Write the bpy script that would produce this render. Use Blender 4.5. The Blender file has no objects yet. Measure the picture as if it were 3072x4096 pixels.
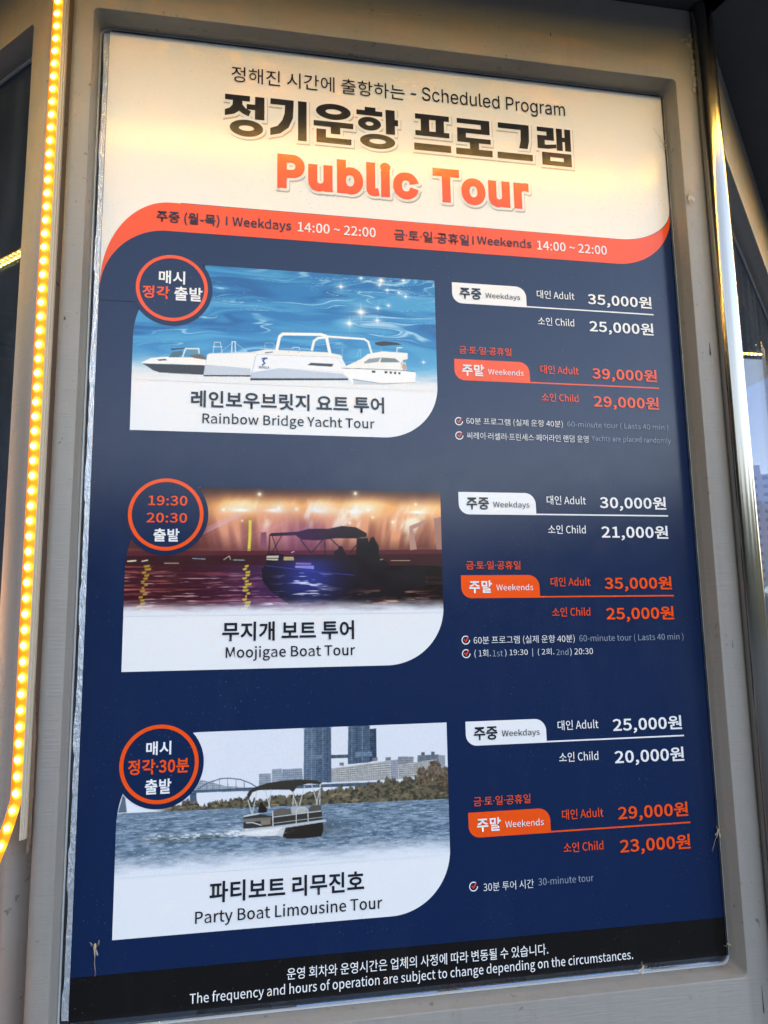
import bpy, bmesh, math, random
import numpy as np
from mathutils import Matrix, Vector
from mathutils.geometry import delaunay_2d_cdt

S = bpy.context.scene
C = S.collection
random.seed(7)
RNG = np.random.default_rng(7)
rad = math.radians
ZT = 2.2                      # world z of the poster frame's own origin line (X right, Y down, Z into the wall)


def W3(X, Y, Z=0.0):
    """poster coordinates (right, down, into the booth) to world"""
    return Vector((X, Z, ZT - Y))


# ------------------------------------------------------------------ camera
cam = bpy.data.cameras.new('camera')
cam.sensor_fit = 'HORIZONTAL'
cam.sensor_width = 36.0
cam.lens = 36.0 * 3076 / 3072
cam.clip_start = 0.02
cam.clip_end = 2000
camo = bpy.data.objects.new('camera', cam)
C.objects.link(camo)
RR = ((0.98325042, 0.0159708, -0.18155866), (0.01169371, 0.98857305, 0.15028831), (0.18188423, -0.14989414, 0.97182811))
right = Vector((RR[0][0], RR[0][2], -RR[0][1]))
up = -Vector((RR[1][0], RR[1][2], -RR[1][1]))
back = -Vector((RR[2][0], RR[2][2], -RR[2][1]))
M = Matrix((right, up, back)).transposed().to_4x4()
M.translation = W3(0.16682147, 0.7239591, -0.89561421)
camo.matrix_world = M
S.camera = camo

# ------------------------------------------------------------------ sky, sun, exposure
SUN_EL, SUN_AZ = 5.0, 303.0            # azimuth measured clockwise from +Y (the booth's inside)
world = bpy.data.worlds.new('World')
S.world = world
world.use_nodes = True
wn = world.node_tree
sky = wn.nodes.new('ShaderNodeTexSky')
sky.sky_type = 'NISHITA'
sky.sun_disc = False
sky.sun_elevation = rad(SUN_EL)
sky.sun_rotation = rad(SUN_AZ)
sky.altitude = 20
sky.air_density = 1.0
sky.dust_density = 0.3
sky.ozone_density = 2.0
bg = wn.nodes['Background']
bg.inputs[1].default_value = 0.15
wb = wn.nodes.new('ShaderNodeMix')          # the camera's white balance, set between the daylight and the lamps
wb.data_type = 'RGBA'
wb.blend_type = 'MULTIPLY'
wb.inputs[0].default_value = 1.0
wb.inputs[7].default_value = (1.46, 0.99, 0.88, 1)
wn.links.new(sky.outputs[0], wb.inputs[6])
wn.links.new(wb.outputs[2], bg.inputs[0])

sl = bpy.data.lights.new('sun', 'SUN')
sl.energy = 0.5
sl.angle = rad(10)
sl.color = (1.0, 0.86, 0.7)
so = bpy.data.objects.new('sun', sl)
C.objects.link(so)
sd = Vector((math.sin(rad(SUN_AZ)) * math.cos(rad(SUN_EL)), math.cos(rad(SUN_AZ)) * math.cos(rad(SUN_EL)), math.sin(rad(SUN_EL))))
so.rotation_euler = sd.to_track_quat('Z', 'Y').to_euler()
so.location = (-2, -3, 4)

S.view_settings.view_transform = 'Standard'
S.view_settings.look = 'None'
S.view_settings.gamma = 1.0
S.view_settings.exposure = 3.75
S.view_settings.use_curve_mapping = False
S.render.engine = 'CYCLES'
S.cycles.max_bounces = 10
S.cycles.transparent_max_bounces = 16
S.cycles.use_denoising = True

RIM_LED = 24.0

# ------------------------------------------------------------------ helpers
def lin(h):
    h = h.lstrip('#')
    v = [int(h[i:i + 2], 16) / 255 for i in (0, 2, 4)]
    return tuple(x / 12.92 if x <= 0.04045 else ((x + 0.055) / 1.055) ** 2.4 for x in v)


def newmat(name):
    m = bpy.data.materials.new(name)
    m.use_nodes = True
    nt = m.node_tree
    return m, nt, nt.nodes['Principled BSDF']


def nd(nt, t, **kw):
    n = nt.nodes.new(t)
    for k, v in kw.items():
        if k.startswith('i_'):
            n.inputs[k[2:].replace('_', ' ')].default_value = v
        else:
            setattr(n, k, v)
    return n


def ramp(nt, src, a, b, ca, cb):
    r = nd(nt, 'ShaderNodeValToRGB')
    r.color_ramp.elements[0].position = a
    r.color_ramp.elements[1].position = b
    r.color_ramp.elements[0].color = (*ca, 1)
    r.color_ramp.elements[1].color = (*cb, 1)
    nt.links.new(src, r.inputs[0])
    return r.outputs[0]


def coords(nt, scale=(1, 1, 1), kind='Object'):
    tc = nd(nt, 'ShaderNodeTexCoord')
    mp = nd(nt, 'ShaderNodeMapping')
    mp.inputs['Scale'].default_value = scale
    nt.links.new(tc.outputs[kind], mp.inputs[0])
    return mp.outputs[0]


def noise(nt, vec, scale, detail=3, rough=0.55):
    n = nd(nt, 'ShaderNodeTexNoise')
    n.inputs['Scale'].default_value = scale
    n.inputs['Detail'].default_value = detail
    n.inputs['Roughness'].default_value = rough
    nt.links.new(vec, n.inputs['Vector'])
    return n.outputs[0]


def mixc(nt, fac, a, b, mode='MIX'):
    m = nd(nt, 'ShaderNodeMix', data_type='RGBA', blend_type=mode)
    for sock, v in ((m.inputs[0], fac), (m.inputs[6], a), (m.inputs[7], b)):
        if isinstance(v, (int, float)):
            sock.default_value = v
        elif isinstance(v, tuple):
            sock.default_value = (*v, 1)
        else:
            nt.links.new(v, sock)
    return m.outputs[2]


def bump(nt, bs, h, strength, dist=0.001):
    b = nd(nt, 'ShaderNodeBump')
    b.inputs['Strength'].default_value = strength
    b.inputs['Distance'].default_value = dist
    nt.links.new(h, b.inputs['Height'])
    nt.links.new(b.outputs[0], bs.inputs['Normal'])


PRINT_ROUGH = 0.165


def print_mat(name, col=None, dirt=0.0, lint=0.0):
    """semi-gloss printed film: fine orange-peel, a few fly specks where dirt > 0"""
    m, nt, bs = newmat(name)
    v = coords(nt)
    if col is None:
        at = nd(nt, 'ShaderNodeAttribute', attribute_name='Col')
        base = at.outputs[0]
    else:
        base = col
    grain = noise(nt, v, 900, 2, 0.6)
    base = mixc(nt, 1.0, base, ramp(nt, grain, 0.3, 0.7, (0.93, 0.93, 0.93), (1, 1, 1)), 'MULTIPLY')
    if dirt:
        sp = noise(nt, v, 470, 1, 0.5)
        area = noise(nt, v, 7, 3, 0.6)
        a = ramp(nt, sp, 0.68, 0.76, (0, 0, 0), (1, 1, 1))
        b = ramp(nt, area, 0.40, 0.62, (0, 0, 0), (1, 1, 1))
        f = mixc(nt, 1.0, a, b, 'MULTIPLY')
        f = mixc(nt, 1.0, f, (dirt, dirt, dirt), 'MULTIPLY')
        base = mixc(nt, f, base, (0.10, 0.085, 0.07))
    if lint:
        sp = noise(nt, v, 420, 1, 0.5)
        area = noise(nt, v, 9, 3, 0.6)
        f = mixc(nt, 1.0, ramp(nt, sp, 0.70, 0.77, (0, 0, 0), (lint, lint, lint)), ramp(nt, area, 0.42, 0.66, (0.05, 0.05, 0.05), (1, 1, 1)), 'MULTIPLY')
        base = mixc(nt, f, base, (0.42, 0.43, 0.45))
        sm = noise(nt, coords(nt, (5, 5, 1.6)), 1.6, 5, 0.65)
        base = mixc(nt, ramp(nt, sm, 0.55, 0.85, (0, 0, 0), (lint * .14, lint * .14, lint * .14)), base, (0.40, 0.40, 0.40))
    if isinstance(base, tuple):
        bs.inputs['Base Color'].default_value = (*base, 1)
    else:
        nt.links.new(base, bs.inputs['Base Color'])
    rv = noise(nt, v, 40, 4, 0.6)
    rr = nd(nt, 'ShaderNodeMapRange')
    rr.inputs[3].default_value = PRINT_ROUGH - 0.05
    rr.inputs[4].default_value = PRINT_ROUGH + 0.07
    nt.links.new(rv, rr.inputs[0])
    nt.links.new(rr.outputs[0], bs.inputs['Roughness'])
    bs.inputs['IOR'].default_value = 1.39
    bump(nt, bs, noise(nt, v, 620, 2, 0.5), 0.10, 0.0004)
    return m


WHITE = (0.80, 0.79, 0.775)
NAVY = (0.0036, 0.0155, 0.062)
ORANGE = (0.84, 0.082, 0.004)
M = {}
M['white'] = print_mat('white_print', WHITE)
M['cream'] = print_mat('cream_print', (0.80, 0.775, 0.73), dirt=0.6)
M['navy'] = print_mat('navy_print', NAVY, lint=0.16)
M['orange'] = print_mat('orange_print', ORANGE)
M['black'] = print_mat('black_print', (0.0055, 0.005, 0.005), lint=0.16)
M['ink'] = print_mat('ink_print', (0.014, 0.016, 0.024))
M['grey_text'] = print_mat('grey_print', lin('8c98a8'))
M['halo'] = print_mat('halo_print', (0.82, 0.80, 0.755))
M['drop'] = print_mat('drop_print', (0.46, 0.43, 0.38))
M['photo'] = print_mat('photo_print')


def steel_paint(name, base, rough=0.42, metal=0.0):
    m, nt, bs = newmat(name)
    v = coords(nt)
    big = noise(nt, v, 4.5, 5, 0.6)
    drips = noise(nt, coords(nt, (60, 60, 2.2)), 1.0, 4, 0.6)
    c = mixc(nt, ramp(nt, big, 0.35, 0.7, (0, 0, 0), (0.35, 0.35, 0.35)), base, tuple(x * 0.72 for x in base))
    c = mixc(nt, ramp(nt, drips, 0.52, 0.74, (0, 0, 0), (0.32, 0.32, 0.32)), c, tuple(x * f for x, f in zip(base, (0.7, 0.66, 0.6))))
    mid = noise(nt, v, 22, 5, 0.7)
    c = mixc(nt, ramp(nt, mid, 0.50, 0.74, (0, 0, 0), (0.34, 0.34, 0.34)), c, tuple(x * f for x, f in zip(base, (1.18, 1.16, 1.12))))
    scr = noise(nt, coords(nt, (240, 240, 9)), 1.0, 3, 0.7)
    c = mixc(nt, ramp(nt, scr, 0.66, 0.75, (0, 0, 0), (0.30, 0.30, 0.30)), c, tuple(x * 1.35 for x in base))
    sp = noise(nt, v, 95, 2, 0.5)
    area = noise(nt, v, 5, 3, 0.6)
    sp2 = mixc(nt, 1.0, ramp(nt, sp, 0.665, 0.71, (0, 0, 0), (0.75, 0.75, 0.75)), ramp(nt, area, 0.45, 0.65, (0.05, 0.05, 0.05), (1, 1, 1)), 'MULTIPLY')
    c = mixc(nt, sp2, c, (0.07, 0.055, 0.04))
    nt.links.new(c, bs.inputs['Base Color'])
    bs.inputs['Metallic'].default_value = metal
    rr = nd(nt, 'ShaderNodeMapRange')
    rr.inputs[3].default_value = rough - 0.08
    rr.inputs[4].default_value = rough + 0.14
    nt.links.new(big, rr.inputs[0])
    nt.links.new(rr.outputs[0], bs.inputs['Roughness'])
    h = mixc(nt, 0.5, noise(nt, v, 55, 4, 0.65), noise(nt, coords(nt, (8, 8, 160)), 3, 2, 0.5))
    bump(nt, bs, h, 0.45, 0.0014)
    return m


M['steel'] = steel_paint('grey_painted_steel', (0.246, 0.230, 0.206))
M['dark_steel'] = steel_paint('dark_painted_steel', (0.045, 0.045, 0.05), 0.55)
M['ceiling'] = steel_paint('ceiling_board', (0.30, 0.28, 0.26), 0.6)

m, nt, bs = newmat('stainless_tube')
v = coords(nt, (1, 1, 0.02))
n1 = noise(nt, coords(nt, (300, 300, 3)), 1.0, 3, 0.6)
nt.links.new(mixc(nt, ramp(nt, n1, 0.4, 0.7, (0, 0, 0), (0.4, 0.4, 0.4)), (0.31, 0.30, 0.28), (0.20, 0.18, 0.15)), bs.inputs['Base Color'])
bs.inputs['Metallic'].default_value = 1.0
rr = nd(nt, 'ShaderNodeMapRange')
rr.inputs[3].default_value = 0.08
rr.inputs[4].default_value = 0.24
nt.links.new(noise(nt, coords(nt, (40, 40, 6)), 1.0, 4, 0.6), rr.inputs[0])
nt.links.new(rr.outputs[0], bs.inputs['Roughness'])
bump(nt, bs, n1, 0.08, 0.0005)
M['stainless'] = m


def glass_mat(name, tint=(0.80, 0.83, 0.85), grime=0.12, gloss=1.0):
    m, nt, bs = newmat(name)
    nt.nodes.remove(bs)
    out = nt.nodes['Material Output']
    tr = nd(nt, 'ShaderNodeBsdfTransparent')
    tr.inputs[0].default_value = (*tint, 1)
    gl = nd(nt, 'ShaderNodeBsdfGlossy')
    gl.inputs['Roughness'].default_value = 0.015
    fr = nd(nt, 'ShaderNodeFresnel')
    fr.inputs[0].default_value = 1.52
    mx = nd(nt, 'ShaderNodeMixShader')
    fm_ = nd(nt, 'ShaderNodeMath', operation='MULTIPLY')
    fm_.inputs[1].default_value = gloss
    nt.links.new(fr.outputs[0], fm_.inputs[0])
    nt.links.new(fm_.outputs[0], mx.inputs[0])
    nt.links.new(tr.outputs[0], mx.inputs[1])
    nt.links.new(gl.outputs[0], mx.inputs[2])
    df = nd(nt, 'ShaderNodeBsdfDiffuse')
    df.inputs[0].default_value = (0.42, 0.50, 0.62, 1)
    mx2 = nd(nt, 'ShaderNodeMixShader')
    v = coords(nt)
    smear = noise(nt, coords(nt, (9, 9, 1.2)), 2.0, 5, 0.7)
    sp = noise(nt, v, 160, 2, 0.6)
    f = mixc(nt, 0.5, ramp(nt, smear, 0.35, 0.85, (grime * .6,) * 3, (grime * 2.2,) * 3), ramp(nt, sp, 0.63, 0.75, (0, 0, 0), (0.10, 0.10, 0.10)))
    nt.links.new(f, mx2.inputs[0])
    nt.links.new(mx.outputs[0], mx2.inputs[1])
    nt.links.new(df.outputs[0], mx2.inputs[2])
    nt.links.new(mx2.outputs[0], out.inputs[0])
    return m


M['glass'] = glass_mat('window_glass', grime=0.02)
M['film'] = glass_mat('tinted_window_glass', (0.42, 0.51, 0.65), 0.10, 0.27)
m, nt, bs = newmat('clear_bead')
bs.inputs['Base Color'].default_value = (0.34, 0.36, 0.37, 1)
bs.inputs['Roughness'].default_value = 0.22
bs.inputs['Metallic'].default_value = 0.0
bump(nt, bs, noise(nt, coords(nt, (200, 200, 12)), 1.0, 4, 0.7), 0.6, 0.002)
M['bead'] = m

def emit_mat(name, col, strength):
    m, nt, bs = newmat(name)
    bs.inputs['Base Color'].default_value = (*col, 1)
    bs.inputs['Roughness'].default_value = 0.3
    bs.inputs['Emission Color'].default_value = (*col, 1)
    bs.inputs['Emission Strength'].default_value = strength
    return m


def flat_mat(name, col, rough=0.5, var=0.35, scale=30):
    m, nt, bs = newmat(name)
    v = coords(nt)
    nt.links.new(mixc(nt, ramp(nt, noise(nt, v, scale, 4, 0.6), 0.3, 0.75, (0, 0, 0), (var,) * 3), col, tuple(x * 0.5 for x in col)), bs.inputs['Base Color'])
    bs.inputs['Roughness'].default_value = rough
    return m


def link(name, me, mat, parent=None, smooth=False):
    o = bpy.data.objects.new(name, me)
    C.objects.link(o)
    for x in (mat if isinstance(mat, (list, tuple)) else [mat]):
        me.materials.append(x)
    if smooth:
        me.polygons.foreach_set('use_smooth', [True] * len(me.polygons))
    if parent:
        o.parent = parent
    return o


def from_bm(name, bm, mat, parent=None, smooth=False):
    me = bpy.data.meshes.new(name)
    bm.normal_update()
    bm.to_mesh(me)
    bm.free()
    return link(name, me, mat, parent, smooth)


def tag(o, label, cat, group=None, kind=None):
    o['label'] = label
    o['category'] = cat
    if group:
        o['group'] = group
    if kind:
        o['kind'] = kind
    return o


def empty(name, loc=(0, 0, 0), rz=0.0):
    o = bpy.data.objects.new(name, None)
    o.empty_display_size = 0.05
    C.objects.link(o)
    o.location = loc
    o.rotation_euler = (0, 0, rz)
    return o


def structure(o):
    o['kind'] = 'structure'
    return o


def bm_box(bm, a, b):
    vs = [bm.verts.new((x, y, z)) for x in (a[0], b[0]) for y in (a[1], b[1]) for z in (a[2], b[2])]
    for f in ((0, 1, 3, 2), (4, 6, 7, 5), (0, 4, 5, 1), (2, 3, 7, 6), (0, 2, 6, 4), (1, 5, 7, 3)):
        bm.faces.new([vs[i] for i in f])
    return vs


def bm_tube(bm, pts, r, n=8, cap=True, r1=None):
    """tube along points, tapering from r to r1"""
    rings = []
    for i, p in enumerate(pts):
        p = Vector(p)
        d = (Vector(pts[min(i + 1, len(pts) - 1)]) - Vector(pts[max(i - 1, 0)])).normalized()
        a = d.orthogonal().normalized() if abs(d.z) < 0.95 else d.cross(Vector((0, 1, 0))).normalized()
        b = d.cross(a)
        q = r if r1 is None else r + (r1 - r) * i / (len(pts) - 1)
        rings.append([bm.verts.new(p + (a * math.cos(t) + b * math.sin(t)) * q) for t in (2 * math.pi * k / n for k in range(n))])
    for A, B in zip(rings, rings[1:]):
        for k in range(n):
            bm.faces.new((A[k], A[(k + 1) % n], B[(k + 1) % n], B[k]))
    if cap:
        bm.faces.new(rings[0][::-1])
        bm.faces.new(rings[-1])


# ------------------------------------------------------------------ the booth
soffit_Y = -0.125
COR_L, COR_R, ZF = -0.0525, 0.795, -0.033
OT, OB = -0.0135, 1.126                    # top and bottom of the window openings


def rrect(x0, z0, x1, z1, r, n=4):
    pts = []
    for cx, cz, a0 in ((x1 - r, z1 - r, 0), (x0 + r, z1 - r, 90), (x0 + r, z0 + r, 180), (x1 - r, z0 + r, 270)):
        for k in range(n + 1):
            a = rad(a0 + 90 * k / n)
            pts.append((cx + r * math.cos(a), cz + r * math.sin(a)))
    return pts


def facet_mesh(width, s0, s1, z0, z1, zb, zt):
    """painted steel frame in local axes: x along, y into the booth, z up; opening s0..s1, z0..z1"""
    bm = bmesh.new()
    # (grow outer?, inset, depth, corner radius)
    loops = []
    e = 0.0008
    outer = lambda ins, d: loops.append([(x, d, z) for x, z in rrect(ins, zb + 0.0, width - ins, zt, e)])
    inner = lambda g, d, r: loops.append([(x, d, z) for x, z in rrect(s0 - g, z0 - g, s1 + g, z1 + g, r)])
    outer(0.015, 0.060)
    outer(0.015, 0.020)
    for k in range(1, 5):
        a = rad(90 * k / 4)
        outer(0.015 + 0.008 * (1 - math.cos(a)), 0.008 * (1 - math.sin(a)))
    inner(0.0022, 0.0, 0.006)
    inner(0.0007, 0.0006, 0.006)
    inner(0.0, 0.0022, 0.006)
    inner(-0.0002, 0.0150, 0.007)
    inner(-0.0007, 0.0160, 0.007)
    inner(-0.0010, 0.0240, 0.009)
    inner(-0.0014, 0.0275, 0.010)
    inner(-0.0017, 0.0328, 0.010)
    inner(-0.0017, 0.0396, 0.010)
    inner(0.0200, 0.0398, 0.010)
    inner(0.0200, 0.0600, 0.010)
    rows = [[bm.verts.new(p) for p in l] for l in loops]
    n = len(rows[0])
    for A, B in zip(rows, rows[1:]):
        for k in range(n):
            bm.faces.new((A[k], A[(k + 1) % n], B[(k + 1) % n], B[k]))
    A, B = rows[-1], rows[0]
    for k in range(n):
        bm.faces.new((A[k], A[(k + 1) % n], B[(k + 1) % n], B[k]))
    bmesh.ops.recalc_face_normals(bm, faces=bm.faces)
    me = bpy.data.meshes.new('window_frame')
    bm.to_mesh(me)
    bm.free()
    return me


def smooth_by_angle(o, ang=40):
    me = o.data
    me.polygons.foreach_set('use_smooth', [True] * len(me.polygons))
    me.set_sharp_from_angle(angle=rad(ang))


booth = empty('ticket_booth', (0.37, 1.0, 0))
tag(booth, 'grey painted steel ticket booth with glazed sides, filling the whole picture', 'ticket booth')


def attach(o, parent):
    o.parent = parent
    o.matrix_parent_inverse = parent.matrix_world.inverted()


bpy.context.view_layer.update()


def bead_obj(width, s0, s1, z0, z1):
    bm = bmesh.new()
    L = [[(x, d, z) for x, z in rrect(s0 + g, z0 + g, s1 - g, z1 - g, max(0.0105 - g * 0.5, 0.003))] for g, d in ((0.0017, 0.0296), (0.0022, 0.0290), (0.0029, 0.0294), (0.0034, 0.0304), (0.0036, 0.0330))]
    rows = [[bm.verts.new(p) for p in l] for l in L]
    n = len(rows[0])
    for A, B in zip(rows, rows[1:]):
        for k in range(n):
            bm.faces.new((A[k], A[(k + 1) % n], B[(k + 1) % n], B[k]))
    bmesh.ops.recalc_face_normals(bm, faces=bm.faces)
    return bm


def facet(corner, ang, width, s0, s1, yt, yb, glass='film', meshes=None):
    if meshes is None:
        fm = facet_mesh(width, s0, s1, ZT - yb, ZT - yt, 0.0, ZT - soffit_Y - 0.002)
    else:
        fm = meshes[0]
    o = bpy.data.objects.new('window_frame', fm)
    C.objects.link(o)
    if not fm.materials:
        fm.materials.append(M['steel'])
    o.location = corner
    o.rotation_euler = (0, 0, ang)
    o.parent = booth
    o.matrix_parent_inverse = booth.matrix_world.inverted()
    smooth_by_angle(o)
    if meshes is None:
        b = bead_obj(width, s0, s1, ZT - yb, ZT - yt)
        bme = bpy.data.meshes.new('glazing_bead')
        b.to_mesh(bme)
        b.free()
        bme.materials.append(M['bead'])
        bme.polygons.foreach_set('use_smooth', [True] * len(bme.polygons))
        g = bmesh.new()
        bm_box(g, (s0 + 0.0021, 0.0333, ZT - yb + 0.0021), (s1 - 0.0021, 0.0393, ZT - yt - 0.0021))
        gme = bpy.data.meshes.new('glass_pane')
        g.normal_update()
        g.to_mesh(gme)
        g.free()
        gme.materials.append(M[glass])
        meshes = (fm, bme, gme)
    for nm, me in (('glazing_bead', meshes[1]), ('glass_pane', meshes[2])):
        c = bpy.data.objects.new(nm, me)
        C.objects.link(c)
        c.parent = o
    return meshes


FW = COR_R - COR_L
ZFW = ZF
# front facet (poster side)
front = facet((COR_L, ZF, 0), 0.0, FW, -0.0125 - COR_L, 0.7443 - COR_L, OT, OB, 'glass')
# left facet turns away by 45 degrees
LW = 0.85
gen = facet((COR_L - LW * math.cos(rad(45)), ZF + LW * math.sin(rad(45)), 0), rad(-45), LW, 0.053, LW - 0.0535, OT, OB)
RA = rad(46.3)
RW_ = 1.15
facet((COR_R, ZF, 0), RA, RW_, 0.053, RW_ - 0.0535, 0.036, OB)
# remaining five sides
pL = Vector((COR_L - LW * math.cos(rad(45)), ZF + LW * math.sin(rad(45)), 0))
pR = Vector((COR_R + RW_ * math.cos(RA), ZF + RW_ * math.sin(RA), 0))
facet((pL.x, pL.y + LW, 0), rad(-90), LW, 0, 0, 0, 0, meshes=gen)
facet((pR.x, pR.y, 0), rad(90), LW, 0, 0, 0, 0, meshes=gen)
facet((pR.x, pR.y + LW, 0), rad(135), LW, 0, 0, 0, 0, meshes=gen)
q = pR + Vector((-LW * math.cos(rad(45)), LW + LW * math.sin(rad(45)), 0))
facet((q.x, q.y, 0), rad(180), LW, 0, 0, 0, 0, meshes=gen)
q2, q3 = q + Vector((-LW, 0, 0)), pL + Vector((0, LW, 0))
d = q3 - q2
facet((q2.x, q2.y, 0), math.atan2(d.y, d.x), d.length, 0.053, d.length - 0.0535, OT, OB)

# octagon outlines
OCT = [Vector((COR_L, ZF, 0)), Vector((COR_R, ZF, 0)), pR, pR + Vector((0, LW, 0)), q, q + Vector((-LW, 0, 0)), pL + Vector((0, LW, 0)), pL]
CEN = sum(OCT, Vector()) / 8
OVER = 0.315
RIM = [CEN + (p - CEN) * (1 + OVER / ((FW / 2) / math.tan(rad(22.5)))) for p in OCT]
zs = ZT - soffit_Y


def soffit_panel(i):
    a, b, c, d = OCT[i], OCT[(i + 1) % 8], RIM[(i + 1) % 8], RIM[i]
    g = 0.0022
    u = (b - a).normalized() * g
    pts = [a + u, b - u, c - u, d + u]
    inw = (CEN - (a + b) / 2).normalized()
    pts[0] = pts[0] + inw * 0.05
    pts[1] = pts[1] + inw * 0.05
    bm = bmesh.new()
    lo = [bm.verts.new((p.x, p.y, zs)) for p in pts]
    hi = [bm.verts.new((p.x, p.y, zs + 0.012)) for p in pts]
    bm.faces.new(lo)
    bm.faces.new(hi[::-1])
    for k in range(4):
        bm.faces.new((lo[k], hi[k], hi[(k + 1) % 4], lo[(k + 1) % 4]))
    bmesh.ops.recalc_face_normals(bm, faces=bm.faces)
    o = from_bm('soffit_panel', bm, M['soffit'])
    attach(o, booth)


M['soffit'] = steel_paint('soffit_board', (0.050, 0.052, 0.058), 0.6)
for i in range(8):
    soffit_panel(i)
# rim board and pyramid roof
bm = bmesh.new()
rim2 = [CEN + (p - CEN) * 1.02 for p in RIM]
A = [bm.verts.new((p.x, p.y, zs - 0.006)) for p in RIM]
B = [bm.verts.new((p.x, p.y, zs - 0.006)) for p in rim2]
D = [bm.verts.new((p.x, p.y, zs + 0.20)) for p in rim2]
E_ = [bm.verts.new((p.x, p.y, zs + 0.015)) for p in RIM]
for P_, Q_ in ((E_, A), (A, B), (B, D)):
    for k in range(8):
        bm.faces.new((P_[k], P_[(k + 1) % 8], Q_[(k + 1) % 8], Q_[k]))
top = bm.verts.new((CEN.x, CEN.y, zs + 0.9))
for k in range(8):
    bm.faces.new((D[k], D[(k + 1) % 8], top))
bmesh.ops.recalc_face_normals(bm, faces=bm.faces)
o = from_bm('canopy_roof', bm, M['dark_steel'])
attach(o, booth)
# inside: ceiling, floor, counter
bm = bmesh.new()
f = bm.faces.new([bm.verts.new((p.x, p.y, zs + 0.004)) for p in [CEN + (p - CEN) * 0.93 for p in OCT]])
r = bmesh.ops.extrude_face_region(bm, geom=[f])
bmesh.ops.translate(bm, vec=(0, 0, 0.008), verts=[x for x in r['geom'] if isinstance(x, bmesh.types.BMVert)])
bmesh.ops.recalc_face_normals(bm, faces=bm.faces)
attach(from_bm('ceiling_board', bm, M['ceiling']), booth)
bm = bmesh.new()
f = bm.faces.new([bm.verts.new((p.x, p.y, 0.03)) for p in [CEN + (p - CEN) * 0.935 for p in OCT]])
attach(from_bm('booth_floor', bm, flat_mat('dark_floor_board', (0.06, 0.05, 0.045))), booth)
# corner tubes
for i, p in enumerate(OCT):
    if i == 0:
        continue
    bm = bmesh.new()
    if i == 1:
        cx, cy = 0.7875, -0.040
    else:
        dd = (p - CEN).normalized()
        cx, cy = p.x + dd.x * 0.004, p.y + dd.y * 0.004
    zt_, zb_ = zs + 0.008, 0.02
    N = 32
    bm_tube(bm, [(cx, cy, zb_ + (zt_ - zb_) * k / 12) for k in range(13)], 0.0138, N)
    o = from_bm('corner_tube', bm, M['stainless'])
    smooth_by_angle(o, 50)
    attach(o, booth)
# weld beads at the head of the near right tube
bm = bmesh.new()
rw = random.Random(3)
for k in range(11):
    y = -0.085 + k * 0.0085
    bmesh.ops.create_icosphere(bm, subdivisions=2, radius=0.0034 + rw.random() * 0.0014, matrix=Matrix.Translation(W3(0.7722 + rw.uniform(-.0012, .0012), y, -0.0315)) @ Matrix.Diagonal((1, 1, 1.5, 1)))
for x, y in ((0.766, -0.078), (0.760, -0.0755), (0.7675, -0.07)):
    bmesh.ops.create_icosphere(bm, subdivisions=2, radius=0.0052, matrix=Matrix.Translation(W3(x, y, -0.0305)))
attach(from_bm('weld_bead', bm, M['steel'], smooth=True), booth)
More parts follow.
